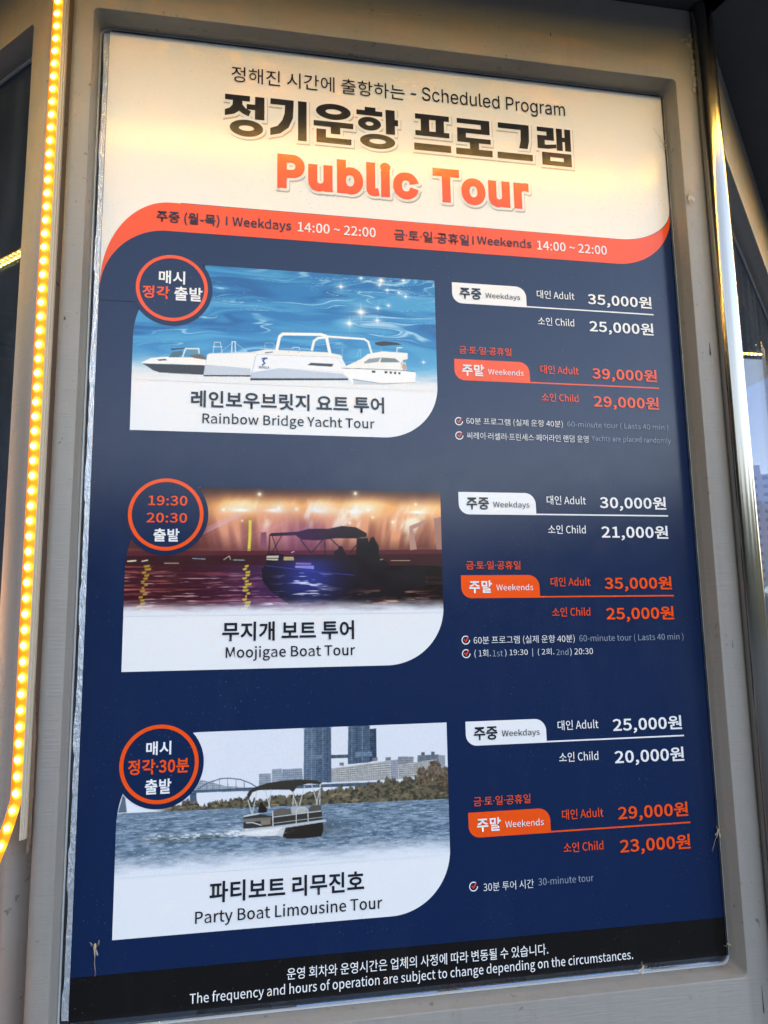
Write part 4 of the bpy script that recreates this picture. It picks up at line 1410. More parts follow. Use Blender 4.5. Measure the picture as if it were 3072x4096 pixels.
def paint_city():
    x, y = GX, GY
    img = np.zeros((RH, RW, 3)) + rgb('e8e9ed')
    img += (rgb('f0f0f2') - img) * sstep(0.35, 0.0, x)[..., None]
    draw(img, ART_CITY)
    blk = sstep(0.03, 0.06, np.abs(img - rgb('e8e9ed')).sum(-1)) * sstep(0.46, 0.44, y)      # building surfaces only
    rows_ = 0.5 + 0.5 * np.sin(y * 2 * np.pi * 62)
    cols_ = 0.5 + 0.5 * np.sin(x * 2 * np.pi * 170)
    img *= (1 - 0.17 * blk * rows_ - 0.10 * blk * cols_)[..., None]
    img += ((fbm(x * 150, y * 60, 145, 3) - 0.5) * 0.16 * blk)[..., None]
    ang = y - 0.545 - 0.035 * x
    topl = 0.495 + 0.02 * x - 0.125 * sstep(0.32, 1.0, x)
    t = fbm(x * 120, y * 52, 141, 5)
    edge = topl + (fbm(x * 80, y * 14 + 3, 151, 5) - 0.5) * 0.12
    tree = sstep(0, 0.012, y - edge) * sstep(0.10, 0.16, x)
    tc = np.zeros_like(img) + rgb('6a614c')
    tc += (rgb('3e3c30') - tc) * sstep(0.45, 0.65, t)[..., None]
    tc += (rgb('a08a66') - tc) * (sstep(0.55, 0.8, fbm(x * 60, y * 60, 161, 4)) * 0.9 * sstep(0.42, 0.5, y))[..., None]
    tc += (rgb('6e5a42') - tc) * (np.exp(-((x - 0.955) / 0.035) ** 2 - ((y - 0.36) / 0.09) ** 2))[..., None]
    img = img * (1 - tree[..., None]) + tc * tree[..., None]
    for cx, top_, w_ in ((0.915, 0.325, 0.018), (0.957, 0.29, 0.026), (0.992, 0.335, 0.016)):
        n = fbm(x * 190, y * 80, 171, 4)
        m_ = sstep(1.05, 0.75, ((x - cx) / w_) ** 2 + ((y - top_ - 0.08) / 0.085) ** 2 + (n - .5) * 1.1)[..., None] * 0.9
        img = img * (1 - m_) + (rgb('6a5844') * (0.35 + 1.2 * n[..., None])) * m_
    wl = 0.548 + 0.030 * x
    wat = sstep(0, 0.006, y - wl)
    dens = 1 / (0.25 + (y - wl).clip(0))
    r1 = fbm(x * 46, (y - wl).clip(0) ** 0.62 * 88, 181, 5)
    r2 = fbm(x * 90, (y - wl).clip(0) ** 0.62 * 160, 191, 3)
    w_ = np.zeros_like(img) + rgb('7488998'[:6])
    w_ += (rgb('a4b5c3') - w_) * (sstep(0.48, 0.76, r1) * 0.8)[..., None]
    w_ += (rgb('4a5e70') - w_) * (sstep(0.5, 0.30, r1) * 0.75)[..., None]
    w_ += (rgb('dfe5ea') - w_) * (sstep(0.68, 0.82, r2) * 0.6)[..., None]
    dk = np.exp(-((x - 0.545) / 0.11) ** 2 - ((y - 0.735) / 0.06) ** 2)
    w_ += (rgb('2a2f2e') - w_) * (dk * 0.7 * sstep(0.3, 0.5, r1))[..., None]
    img = img * (1 - wat[..., None]) + w_ * wat[..., None]
    wk = np.exp(-((y - 0.735 + 0.06 * sstep(0.1, 0.36, x) * 0 - 0.004 * np.sin(x * 40)) / 0.022) ** 2) * sstep(0.02, 0.14, x) * sstep(0.40, 0.36, x)
    img += (rgb('3b4a4a') - img) * (np.exp(-((y - 0.752) / 0.02) ** 2) * sstep(0.03, 0.15, x) * sstep(0.36, 0.3, x) * 0.7)[..., None]
    img += (rgb('f2f4f4') - img) * np.clip(wk * (0.2 + sstep(0.45, 0.65, r2)) * 1.0, 0, 1)[..., None] * 0.8
    img += (rgb('f6f6f4') - img) * np.clip(np.exp(-((x - 0.375) / 0.06) ** 2 - ((y - 0.735) / 0.03) ** 2) * sstep(0.35, 0.6, r2) * 1.2, 0, 1)[..., None]
    draw(img, ART_BOAT_DAY)
    img += (rgb('f6f6f4') - img) * np.clip(np.exp(-((x - 0.43) / 0.05) ** 2 - ((y - 0.745) / 0.016) ** 2) * sstep(0.40, 0.6, r2) * 1.4, 0, 1)[..., None]
    fade(img, 0.985, 0.17, 0.07, 201)
    return np.clip(img, 0, 1)


CX0, CX1 = 0.0398, 0.4039
PH = 0.146


def photo_obj(img, y0, parent):
    n = img.shape[0], img.shape[1]
    gy, gx = np.meshgrid(np.linspace(0, 1, RH), np.linspace(0, 1, RW), indexing='ij')
    Yr = gy * PH
    t = np.clip((0.095 - Yr) / 0.095, 0, 1)
    left = 0.085 * (1 - np.sqrt(np.clip(1 - t * t, 0, 1)))
    tb = np.clip((Yr - 0.14) / 0.066, 0, 1)
    rgt = 0.069 * (1 - np.sqrt(1 - tb * tb))
    X_ = CX0 + left + gx * (CX1 - CX0 - left - rgt)
    u = (X_ - CX0) / (CX1 - CX0) * RW - 0.5
    ui = np.clip(np.floor(u).astype(int), 0, RW - 2)
    fu = np.clip(u - ui, 0, 1)[..., None]
    rows = np.arange(RH)[:, None]
    c = img[rows, ui] * (1 - fu) + img[rows, ui + 1] * fu
    c = np.clip(c * (1 + (RNG.random(c.shape[:2])[..., None] - 0.5) * 0.04), 0, 1)
    c = np.where(c <= 0.04045, c / 12.92, ((c + 0.055) / 1.055) ** 2.4) * 0.90
    z = layer(3)
    co = np.stack([X_, np.full_like(X_, z), ZT - (y0 + Yr)], -1).reshape(-1, 3)
    idx = np.arange(RH * RW).reshape(RH, RW)
    q = np.stack([idx[:-1, :-1], idx[1:, :-1], idx[1:, 1:], idx[:-1, 1:]], -1).reshape(-1, 4)
    me = bpy.data.meshes.new('photo_print')
    me.vertices.add(len(co))
    me.vertices.foreach_set('co', co.ravel())
    me.loops.add(q.size)
    me.loops.foreach_set('vertex_index', q.ravel().astype(np.int32))
    me.polygons.add(len(q))
    me.polygons.foreach_set('loop_start', np.arange(0, q.size, 4, dtype=np.int32))
    at = me.color_attributes.new('Col', 'FLOAT_COLOR', 'POINT')
    at.data.foreach_set('color', np.concatenate([c.reshape(-1, 3), np.ones((RH * RW, 1))], 1).ravel().astype(np.float32))
    me.update()
    me.validate()
    o = link('photo_print', me, M['photo'])
    attach(o, parent)
    return o


def card_outline(y0):
    tl = arc(CX0 + 0.085, y0 + 0.095, 0.085, 0.095, 180, 270, 20)
    br = arc(0.3349, y0 + 0.140, 0.069, 0.0660, 0, 90, 24)
    return tl + [(CX1, y0)] + br + [(CX0, y0 + 0.2060)]


ROWS = [
 dict(y=0.2886, paint=paint_yachts, ko=("레인보우브릿지 요트 투어", (0.1071, 0.4446, 0.3362, 0.4650)), en=("Rainbow Bridge Yacht Tour", (0.1205, 0.4714, 0.3240, 0.4878)),
      badge=(('매시', (0.0670, 0.2988, 0.0972, 0.3152), 'white'), ('정각', (0.0487, 0.3187, 0.0798, 0.3346), 'orange'), ('출발', (0.0852, 0.3180, 0.1176, 0.3354), 'white')),
      price=('35,000원', '25,000원', '39,000원', '29,000원'),
      notes=((0.4711, (("60분 프로그램 (실제 운항 40분)", 0.4397, 0.5671, 0.4660, 0.4757, 'white'), ("60-minute tour ( Lasts 40 min )", 0.5731, 0.7134, 0.4661, 0.4752, 'grey_text'))),
             (0.4893, (("씨레이·러셀러·프린세스·페어라인 랜덤 운영", 0.4397, 0.6008, 0.4846, 0.4937, 'white'), ("Yachts are placed randomly", 0.6053, 0.7157, 0.4839, 0.4932, 'grey_text'))))),
 dict(y=0.5602, paint=paint_night, ko=("무지개 보트 투어", (0.1468, 0.7137, 0.2964, 0.7353)), en=("Moojigae Boat Tour", (0.1510, 0.7411, 0.2974, 0.7575)),
      badge=(('19:30', (0.0627, 0.5704, 0.1057, 0.5817), 'orange'), ('20:30', (0.0613, 0.5902, 0.1058, 0.6014), 'orange'), ('출발', (0.0694, 0.6081, 0.0977, 0.6229), 'white')),
      price=('30,000원', '21,000원', '35,000원', '25,000원'),
      notes=((0.7390, (("60분 프로그램 (실제 운항 40분)", 0.4399, 0.5679, 0.7348, 0.7452, 'white'), ("60-minute tour ( Lasts 40 min )", 0.5740, 0.7133, 0.7352, 0.7452, 'grey_text'))),
             (0.7549, (("( 1회.", 0.4404, 0.4604, 0.7503, 0.7602, 'white'), ("1st", 0.4629, 0.4758, 0.7516, 0.7589, 'grey_text'), (") 19:30  |  ( 2회.", 0.4782, 0.5406, 0.7505, 0.7602, 'white'), ("2nd", 0.5435, 0.5590, 0.7516, 0.7590, 'grey_text'), (") 20:30", 0.5611, 0.5908, 0.7508, 0.7606, 'white'))))),
 dict(y=0.8331, paint=paint_city, ko=("파티보트 리무진호", (0.1377, 0.9888, 0.3047, 1.0104)), en=("Party Boat Limousine Tour", (0.1233, 1.0170, 0.3249, 1.0335)),
      badge=(('매시', (0.0683, 0.8409, 0.0945, 0.8552), 'white'), ('정각·30분', (0.0500, 0.8592, 0.1136, 0.8751), 'orange'), ('출발', (0.0682, 0.8801, 0.0955, 0.8958), 'white')),
      price=('25,000원', '20,000원', '29,000원', '23,000원'),
      notes=((1.0149, (("30분 투어 시간", 0.4418, 0.5021, 1.0116, 1.0213, 'white'), ("30-minute tour", 0.5078, 0.5758, 1.0112, 1.0192, 'grey_text'))),)),
]


def ring_bm(cx, cy, ro, ri, a0=0, a1=360, n=64):
    bm = bmesh.new()
    o = [bm.verts.new((x, -y, 0)) for x, y in arc(cx, cy, ro, ro, a0, a1, n)]
    i = [bm.verts.new((x, -y, 0)) for x, y in arc(cx, cy, ri, ri, a0, a1, n)]
    for k in range(n):
        bm.faces.new((o[k], o[k + 1], i[k + 1], i[k]))
    return bm


def stroke_bm(pts, w):
    bm = bmesh.new()
    L, R_ = [], []
    for i, p in enumerate(pts):
        a, c = Vector(pts[max(i - 1, 0)]), Vector(pts[min(i + 1, len(pts) - 1)])
        d = (c - a).normalized()
        nn = Vector((-d.y, d.x)) * w / 2
        L.append(bm.verts.new((p[0] + nn.x, -(p[1] + nn.y), 0)))
        R_.append(bm.verts.new((p[0] - nn.x, -(p[1] - nn.y), 0)))
    for i in range(len(pts) - 1):
        bm.faces.new((L[i], L[i + 1], R_[i + 1], R_[i]))
    return bm


for row in ROWS:
    y = row['y']
    card = pobj('tour_card', poly_bm(card_outline(y)), M['white'], 1)
    photo_obj(row['paint'](), y, card)
    text('tour_name_text', row['ko'][0], row['ko'][1], 'ink', 0.024, 6, card)
    text('tour_name_text', row['en'][0], row['en'][1], 'ink', 0.010, 6, card)
    badge = pobj('time_badge', poly_bm(arc(0.0825, y + 0.0317, 0.0468, 0.0468, 0, 354, 59)), M['navy'], 6)
    pobj('badge_ring', ring_bm(0.0825, y + 0.0317, 0.0414, 0.0373), M['orange'], 8, badge)
    for s, box, mt in row['badge']:
        text('badge_text', s, box, mt, 0.022 if s[0] not in '12' else 0.012, 8, badge)
    for k, (dy, mt, tcol, ko, en) in enumerate(((0.0, 'white', 'ink', '주중', 'Weekdays'), (0.1018, 'orange', 'white', '주말', 'Weekends'))):
        t0, t1 = y + dy, y + dy + 0.0276
        tagp = pobj('price_tag', poly_bm([(0.4268, t0)] + arc(0.5120, t0 + 0.0140, 0.0140, 0.0140, 270, 360, 10) + [(0.5262, t1)] + arc(0.4398, t1 - 0.0130, 0.0130, 0.0130, 90, 180, 10)), M[mt], 1)
        text('tag_text', ko, (0.4366, t0 + 0.0064, 0.4652, t0 + 0.0216), tcol, 0.024, 6, tagp)
        text('tag_text', en, (0.4706, t0 + 0.0110, 0.5175, t0 + 0.0204 if k == 0 else t0 + 0.0186), tcol, 0.0, 6, tagp)
        pobj('rule_line', poly_bm([(0.5260, t1 - 0.0018), (0.7047, t1 - 0.0018), (0.7047, t1 - 0.0001), (0.5260, t1 - 0.0001)]), M[mt], 1)
        text('age_text', '대인 Adult', (0.5405, t0 + 0.0028, 0.5926, t0 + 0.0143), mt, 0.004, 6)
        text('age_text', '소인 Child', (0.5405, t0 + 0.0397, 0.5902, t0 + 0.0508), mt, 0.004, 6)
        text('price_text', row['price'][2 * k], (0.6112, t0 + 0.0022, 0.7024, t0 + 0.0212), mt, 0.020, 6)
        text('price_text', row['price'][2 * k + 1], (0.6112, t0 + 0.0396, 0.7024, t0 + 0.0588), mt, 0.020, 6)
    text('day_text', '금·토·일·공휴일', (0.4335, y + 0.0845, 0.5025, y + 0.0950), 'orange', 0.003, 6)
    for cy, parts in row['notes']:
        ck = pobj('check_mark', ring_bm(0.4304, cy, 0.0052, 0.0041, 0, 305, 40), M['white'], 1)
        pobj('check_tick', stroke_bm([(0.4283, cy - 0.0010), (0.4301, cy + 0.0020), (0.4336, cy - 0.0040)], 0.0014), M['orange'], 2, ck)
        for s, x0, x1, ya, yb, mt in parts:
            text('note_text', s, (x0, ya, x1, yb), mt, -0.006, 6)
# small lettering on the printed catamaran hull
M['logo'] = print_mat('logo_blue_print', lin('1f3f78'))
hull_card = [o for o in bpy.data.objects if o.name.startswith('tour_card')][0]
text('hull_text', 'ROSELLA', (CX0 + 798 / 2000 * 0.3641, 0.2886 + 674 / 800 * PH, CX0 + 864 / 2000 * 0.3641, 0.2886 + 690 / 800 * PH), 'logo', 0.02, 6, hull_card)

# ------------------------------------------------------------------ light strips
PITCH = 0.0161
AMBER = (1.0, 0.40, 0.02)
M['led'] = emit_mat('led_lens', (1.0, 0.66, 0.20), 4.0)
# silicone sleeve: glows with the diodes behind it, whiter over each diode
m, nt, bs = newmat('led_sleeve')
uvn = nd(nt, 'ShaderNodeAttribute', attribute_name='glow')
cr = nd(nt, 'ShaderNodeValToRGB')
cr.color_ramp.elements[0].position = 0.0
cr.color_ramp.elements[0].color = (0.80, 0.13, 0.001, 1)
cr.color_ramp.elements[1].position = 1.0
cr.color_ramp.elements[1].color = (3.2, 2.5, 0.9, 1)
e = cr.color_ramp.elements.new(0.34)
e.color = (0.92, 0.30, 0.002, 1)
e = cr.color_ramp.elements.new(0.62)
e.color = (1.5, 0.85, 0.03, 1)
nt.links.new(uvn.outputs[0], cr.inputs[0])
nt.links.new(cr.outputs[0], bs.inputs['Emission Color'])
bs.inputs['Emission Strength'].default_value = 0.10
bs.inputs['Base Color'].default_value = (0.10, 0.04, 0.008, 1)
bs.inputs['Roughness'].default_value = 0.45
bs.inputs['Specular IOR Level'].default_value = 0.2
M['sleeve'] = m
M['channel'] = flat_mat('cream_channel', (0.50, 0.43, 0.33), 0.4, 0.12, 14)
M['tape'] = flat_mat('brown_tape', (0.16, 0.10, 0.06), 0.6, 0.6, 120)

# centreline of the near strip: straight down the corner, then it sags away to the left
pts = []
N = 270
for k in range(N + 1):
    t = -0.125 + k * (1.345 / N)
    y = t
    x = -0.0508 - 0.0006 * math.sin(t * 5)
    if t > 0.885:
        s_ = t - 0.885
        x -= 0.18 * s_ + 1.6 * s_ * s_
    if t > 0.97:
        k_ = min(1.0, (t - 0.97) / 0.07)
        k_ = k_ * k_ * (3 - 2 * k_)
        x = x * (1 - k_) + (-0.0615 + 0.01 * max(0, t - 1.06)) * k_
    pts.append((x, y, -0.0405 - (0.006 * min(max((t - .885) / .06, 0), 1))))


def sweep_strip(pts, w, th, leds):
    bm = bmesh.new()
    lay = bm.verts.layers.float.new('glow')
    prev = None
    faces = []
    fw = Vector((-0.22, -0.97, 0)).normalized()          # faces out of the corner
    for i, p in enumerate(pts):
        P_ = W3(*p)
        d = (W3(*pts[min(i + 1, len(pts) - 1)]) - W3(*pts[max(i - 1, 0)])).normalized()
        sd_ = d.cross(fw).normalized()
        f_ = sd_.cross(d).normalized()
        if f_.dot(fw) < 0:
            f_ = -f_
        ring = []
        for a, b in ((-.5, 0), (-.5, .7), (-.40, 1), (-.3, 1.01), (-.2, 1.02), (-.1, 1.03), (0, 1.04), (.1, 1.03), (.2, 1.02), (.3, 1.01), (.40, 1), (.5, .7), (.5, 0)):
            v = bm.verts.new(P_ + sd_ * a * w + f_ * b * th)
            dl = min(abs(p[1] - q) for q in leds)
            rr_ = math.hypot(dl, (a + .06) * w) / 0.0066
            v[lay] = max(0.0, (0.36 if abs(p[1]) < .99 else .42) * (1 - max(0.0, a) * 1.9) + 0.75 * max(0.0, 1 - rr_))
            ring.append(v)
        if prev:
            for A, B, c_, d_ in zip(prev, prev[1:], ring[1:], ring):
                bm.faces.new((A, B, c_, d_))
            bm.faces.new((prev[-1], prev[0], ring[0], ring[-1]))
        prev = ring
    bmesh.ops.recalc_face_normals(bm, faces=bm.faces)
    return bm


leds = [-0.118 + PITCH * k for k in range(73)]
fine = []
for a, b in zip(pts, pts[1:]):
    fine += [tuple(p + (q - p) * k / 5 for p, q in zip(a, b)) for k in range(5)]
strip = empty('led_strip', W3(-0.0508, 1.22, -0.036))
tag(strip, 'amber light strip with glowing dots running down the left corner post', 'light strip', 'amber light strips on the booth')
bpy.context.view_layer.update()
o = from_bm('sleeve', sweep_strip(fine, 0.0105, 0.0042, leds), M['sleeve'], smooth=True)
attach(o, strip)
# diodes, one lens each
lens_me = None
fw = Vector((-0.22, -0.97, 0)).normalized()
for q in leds:
    i = min(range(len(pts)), key=lambda k: abs(pts[k][1] - q))
    if pts[i][1] > 0.99:
        continue
    p = W3(pts[i][0], q, pts[i][2]) + fw * 0.0042
    if lens_me is None:
        bm = bmesh.new()
        bmesh.ops.create_uvsphere(bm, u_segments=12, v_segments=8, radius=1.0)
        for v in bm.verts:
            v.co = Vector((v.co.x * 0.0026, v.co.y * 0.0009, v.co.z * 0.0027))
        lens_me = bpy.data.meshes.new('diode')
        bm.to_mesh(lens_me)
        bm.free()
        lens_me.materials.append(M['led'])
        lens_me.polygons.foreach_set('use_smooth', [True] * len(lens_me.polygons))
    d = bpy.data.objects.new('diode', lens_me)
    C.objects.link(d)
    d.location = p
    d.rotation_euler = (0, 0, rad(-13))
    attach(d, strip)
# channel that carries it, with torn tape at its foot
bm = bmesh.new()
for x0, x1, z0, z1 in ((-0.0452, -0.0440, -0.0450, -0.0335), (-0.0440, -0.0420, -0.0430, -0.0333), (-0.0420, -0.0405, -0.0390, -0.0331)):
    bm_box(bm, W3(x0, 0.925, z0), W3(x1, -0.021, z1))
bmesh.ops.recalc_face_normals(bm, faces=bm.faces)
o = from_bm('mounting_channel', bm, M['channel'])
attach(o, strip)
bm = bmesh.new()
rw = random.Random(5)
prev = None
for k in range(60):
    y = 0.775 + k * 0.0028
    w = 0.0036 * min(1, k / 18) + rw.uniform(-.0004, .0004) - (0.002 * max(0, (k - 54)) / 6)
    a, b = bm.verts.new(W3(-0.0405, y, -0.0336)), bm.verts.new(W3(-0.0405 + max(w, .0004), y, -0.0333))
    a2, b2 = bm.verts.new(W3(-0.0405, y, -0.0348)), bm.verts.new(W3(-0.0407 + max(w, .0004), y, -0.0343))
    if prev:
        for f in ((prev[2], prev[3], b2, a2), (prev[3], prev[1], b, b2)):
            bm.faces.new(f)
    prev = (a, b, a2, b2)
bmesh.ops.recalc_face_normals(bm, faces=bm.faces)
o = from_bm('tape_strip', bm, M['tape'])
attach(o, strip)

# strips under the canopy rim
M['rim_led'] = emit_mat('rim_led_dots', (1.0, 0.70, 0.14), RIM_LED)
M['rim_sleeve'] = emit_mat('rim_led_sleeve', (1.0, 0.50, 0.05), RIM_LED * 0.10)
LIP = 0.0014
RIM_LABELS = {0: 'amber light strip under the canopy edge in front of the poster', 7: 'amber light strip under the canopy edge on the left, mirrored in the left pane',
              1: 'amber light strip under the canopy edge beside the right pane', 2: 'short lit stretch of amber strip seen at the far right behind the steel tube',
              6: 'amber light strip under the canopy edge round the far left side'}
for i, lab in RIM_LABELS.items():
    a, b = RIM[i], RIM[(i + 1) % 8]
    inw = (CEN - (a + b) / 2)
    inw.z = 0
    inw.normalize()
    u = (b - a).normalized()
    L = (b - a).length * (0.42 if i == 2 else 1)
    a2 = a + inw * 0.012
    root = empty('led_strip', ((a + b) / 2 + inw * 0.012).to_tuple()[:2] + (zs - 0.004,))
    tag(root, lab, 'light strip', 'amber light strips on the booth')
    bpy.context.view_layer.update()
    bm = bmesh.new()
    z1, z0 = zs - 0.001, zs - 0.005
    cs = [a2 + u * 0.01 - inw * .006, a2 + u * (L - 0.01) - inw * .006, a2 + u * (L - 0.01) + inw * .006, a2 + u * 0.01 + inw * .006]
    lo = [bm.verts.new((p.x, p.y, z0)) for p in cs]
    hi = [bm.verts.new((p.x, p.y, z1)) for p in cs]
    bm.faces.new(lo)
    bm.faces.new(hi[::-1])
    for k in range(4):
        bm.faces.new((lo[k], lo[(k + 1) % 4], hi[(k + 1) % 4], hi[k])).material_index = 1
    bmesh.ops.recalc_face_normals(bm, faces=bm.faces)
    attach(from_bm('sleeve', bm, [M['rim_sleeve'], M['dark_steel']]), root)
    bm = bmesh.new()
    for off in (-0.0095, 0.0082):                 # two lips added to keep the strip's light off the header
        cs = [a2 + u * sx + inw * (off + w_) for sx, w_ in ((0.01, 0), (L - 0.01, 0), (L - 0.01, .0013), (0.01, .0013))]
        lo = [bm.verts.new((p.x, p.y, z0 - LIP)) for p in cs]
        hi = [bm.verts.new((p.x, p.y, z1)) for p in cs]
        bm.faces.new(lo)
        bm.faces.new(hi[::-1])
        for k in range(4):
            bm.faces.new((lo[k], lo[(k + 1) % 4], hi[(k + 1) % 4], hi[k]))
    bmesh.ops.recalc_face_normals(bm, faces=bm.faces)
    attach(from_bm('light_cutoff_lip', bm, M['dark_steel']), root)
    bm = bmesh.new()
    k = 0
    while 0.02 + k * 0.0167 < L - 0.02:
        c = a2 + u * (0.02 + k * 0.0167)
        w_ = [c + u * sx * .0034 + inw * sy * .0032 for sx, sy in ((-1, -1), (1, -1), (1, 1), (-1, 1))]
        lo = [bm.verts.new((p.x, p.y, z0 - 0.0006)) for p in w_]
        bm.faces.new(lo)
        k += 1
    bmesh.ops.recalc_face_normals(bm, faces=bm.faces)
    dots = from_bm('diode_row', bm, M['rim_led'])
    dots['kind'] = 'stuff'
    attach(dots, root)

# ------------------------------------------------------------------ dead mayflies, cobweb
M['fly'] = flat_mat('dried_insect', (0.50, 0.40, 0.26), 0.6, 0.6, 300)
m, nt, bs = newmat('insect_wing')
bs.inputs['Base Color'].default_value = (0.62, 0.55, 0.42, 1)
bs.inputs['Alpha'].default_value = 0.55
bs.inputs['Roughness'].default_value = 0.35
M['wing'] = m


def mayfly(X, Y, Z, rot, sc, label, seed, tail=2.6, wings=2):
    rw = random.Random(seed)
    root = empty('dead_mayfly', W3(X, Y, Z))
    tag(root, label, 'insect', 'dead mayflies stuck to the booth')
    bpy.context.view_layer.update()
    c, s = math.cos(rad(rot)), math.sin(rad(rot))

    def loc(a, b, h=0.0):                       # a along the body (head at -), b sideways
        return W3(X + (a * c - b * s) * sc, Y + (a * s + b * c) * sc, Z - h * sc)
    bm = bmesh.new()
    prof = [(-1.0, .10), (-.86, .17), (-.7, .16), (-.5, .24), (-.2, .25), (0, .17), (.4, .13), (.8, .10), (1.15, .06), (1.3, .03)]
    rings = []
    for a, r in prof:
        bend = 0.06 * math.sin(a * 2 + seed)
        rings.append([bm.verts.new(loc(a, bend + r * math.cos(t), .22 + r * math.sin(t))) for t in (2 * math.pi * k / 8 for k in range(8))])
    for A, B in zip(rings, rings[1:]):
        for k in range(8):
            bm.faces.new((A[k], A[(k + 1) % 8], B[(k + 1) % 8], B[k]))
    bm.faces.new(rings[0][::-1])
    bm.faces.new(rings[-1])
    bmesh.ops.recalc_face_normals(bm, faces=bm.faces)
    attach(from_bm('body', bm, M['fly'], smooth=True), root)
    for sgn in (-1, 1)[:wings]:
        bm = bmesh.new()
        sw = rw.uniform(.5, .9)
        out = [(-.4, .15), (-.1, .75), (.35, 1.1), (.75, 1.0), (.7, .6), (.25, .25), (-.2, .12)]
        vs = [bm.verts.new(loc(a + .25 * b, sgn * b * sw, .35 + .25 * b * rw.uniform(.6, 1.2))) for a, b in out]
        bm.faces.new(vs)
        attach(from_bm('wing', bm, M['wing']), root)
    for k in range(4):
        bm = bmesh.new()
        sg = -1 if k % 2 else 1
        st = -.7 + .3 * (k // 2)
        bm_tube(bm, [loc(st, sg * .15, .15), loc(st - .35, sg * (.5 + rw.random() * .2), .35), loc(st - .55 - rw.random() * .3, sg * (.7 + rw.random() * .25), .02)], .03 * sc, 5)
        attach(from_bm('leg', bm, M['fly']), root)
    if tail:
        bm = bmesh.new()
        for k in (-1, 1):
            bm_tube(bm, [loc(1.25 + tail * j / 6, k * .10 * (j / 6) ** 1.5 + .06 * math.sin(j), .15) for j in range(7)], .035 * sc, 5, r1=.008 * sc)
        attach(from_bm('tail', bm, M['fly']), root)


mayfly(0.0236, 1.0455, -0.0042, 88, 0.0058, 'long tailed dead mayfly on the navy print lower left on the poster', 1, 3.2, 1)
mayfly(0.7385, 0.9745, -0.0046, 115, 0.0050, 'dead mayfly with curled tail beside the lowest prices on the poster edge', 2, 3.4, 2)
mayfly(0.7428, 1.1020, -0.0055, 35, 0.0050, 'shrivelled brown insect husk on the bead in the bottom right poster corner', 3, 0, 1)
mayfly(0.6285, 1.1185, -0.0045, 128, 0.0048, 'pale dead mayfly with spread legs in the gap under the black footer band', 4, 0.8, 2)
mayfly(0.7490, 0.1620, -0.0345, 80, 0.0065, 'dried winged insect on the grey frame right of the cream header', 6, 0, 2)

bm = bmesh.new()
rw = random.Random(11)
hub = (0.7365, 0.068, -0.006)
for k in range(9):
    a = rw.uniform(-2.4, 2.0)
    l = rw.uniform(0.012, 0.035)
    e = (hub[0] + math.cos(a) * l * .6, hub[1] + math.sin(a) * l, -0.004 if math.cos(a) < 0 else -0.012)
    mid = tuple((p + q) / 2 + rw.uniform(-.001, .001) for p, q in zip(hub, e))
    bm_tube(bm, [W3(*hub), W3(*mid), W3(*e)], 0.00016, 4)
for k in range(12):
    a, l = rw.uniform(0, 6.28), rw.uniform(0, .008)
    bmesh.ops.create_icosphere(bm, subdivisions=1, radius=rw.uniform(.0004, .0011), matrix=Matrix.Translation(W3(hub[0] + math.cos(a) * l, hub[1] + math.sin(a) * l - .002, hub[2])))
web = from_bm('cobweb', bm, flat_mat('web_thread', (0.42, 0.38, 0.30), 0.7))
tag(web, 'small dusty cobweb caught on the right edge of the cream header', 'cobweb')

# rust runs on the painted face
M['rust'] = flat_mat('rust_run', (0.035, 0.022, 0.014), 0.7, 0.6, 200)
rw = random.Random(31)
for x, y, l, w in ((0.7625, 0.363, 0.017, 0.0016), (0.7610, 1.136, 0.030, 0.0010), (0.7600, 0.745, 0.009, 0.0007), (-0.0290, 0.375, 0.004, 0.0016), (0.3120, 1.1600, 0.006, 0.0012), (0.5650, -0.060, 0.005, 0.0012)):
    bm = bmesh.new()
    L_, R_ = [], []
    for k in range(9):
        t = k / 8
        ww = w * (0.25 + 0.75 * t ** 2) * (1 if k < 8 else .4)
        L_.append(bm.verts.new(W3(x - ww + rw.uniform(-.0001, .0001), y + l * t, -0.03335)))
        R_.append(bm.verts.new(W3(x + ww + rw.uniform(-.0001, .0001), y + l * t, -0.03335)))
    for k in range(8):
        bm.faces.new((L_[k], L_[k + 1], R_[k + 1], R_[k]))
    attach(from_bm('rust_run', bm, M['rust']), booth)

# ------------------------------------------------------------------ things on the counter behind the pane, glimpsed under the poster
def counter_thing(name, X0, X1, y0, y1, h, col, label, cat, rough=0.6, fold=0.0):
    bm = bmesh.new()
    nx = 14
    rows = []
    for j, (yy, zz) in enumerate(((y0, 0), (y0, .7), (y0 + .01, 1), ((y0 + y1) / 2, 1.05), (y1 - .01, 1), (y1, 0))):
        rows.append([bm.verts.new((X0 + (X1 - X0) * i / nx + fold * .3 * math.sin(i * 1.7 + j), yy + fold * math.sin(i * 2.1 + j), 1.0105 + zz * h * (1 + fold * 8 * math.sin(i * 1.3)))) for i in range(nx + 1)])
    for A, B in zip(rows, rows[1:]):
        for i in range(nx):
            bm.faces.new((A[i], A[i + 1], B[i + 1], B[i]))
    bm.faces.new([r[0] for r in rows])
    bm.faces.new([r[-1] for r in rows])
    bmesh.ops.recalc_face_normals(bm, faces=bm.faces)
    tag(from_bm(name, bm, flat_mat(name + '_surface', col, rough, 0.5, 40)), label, cat)


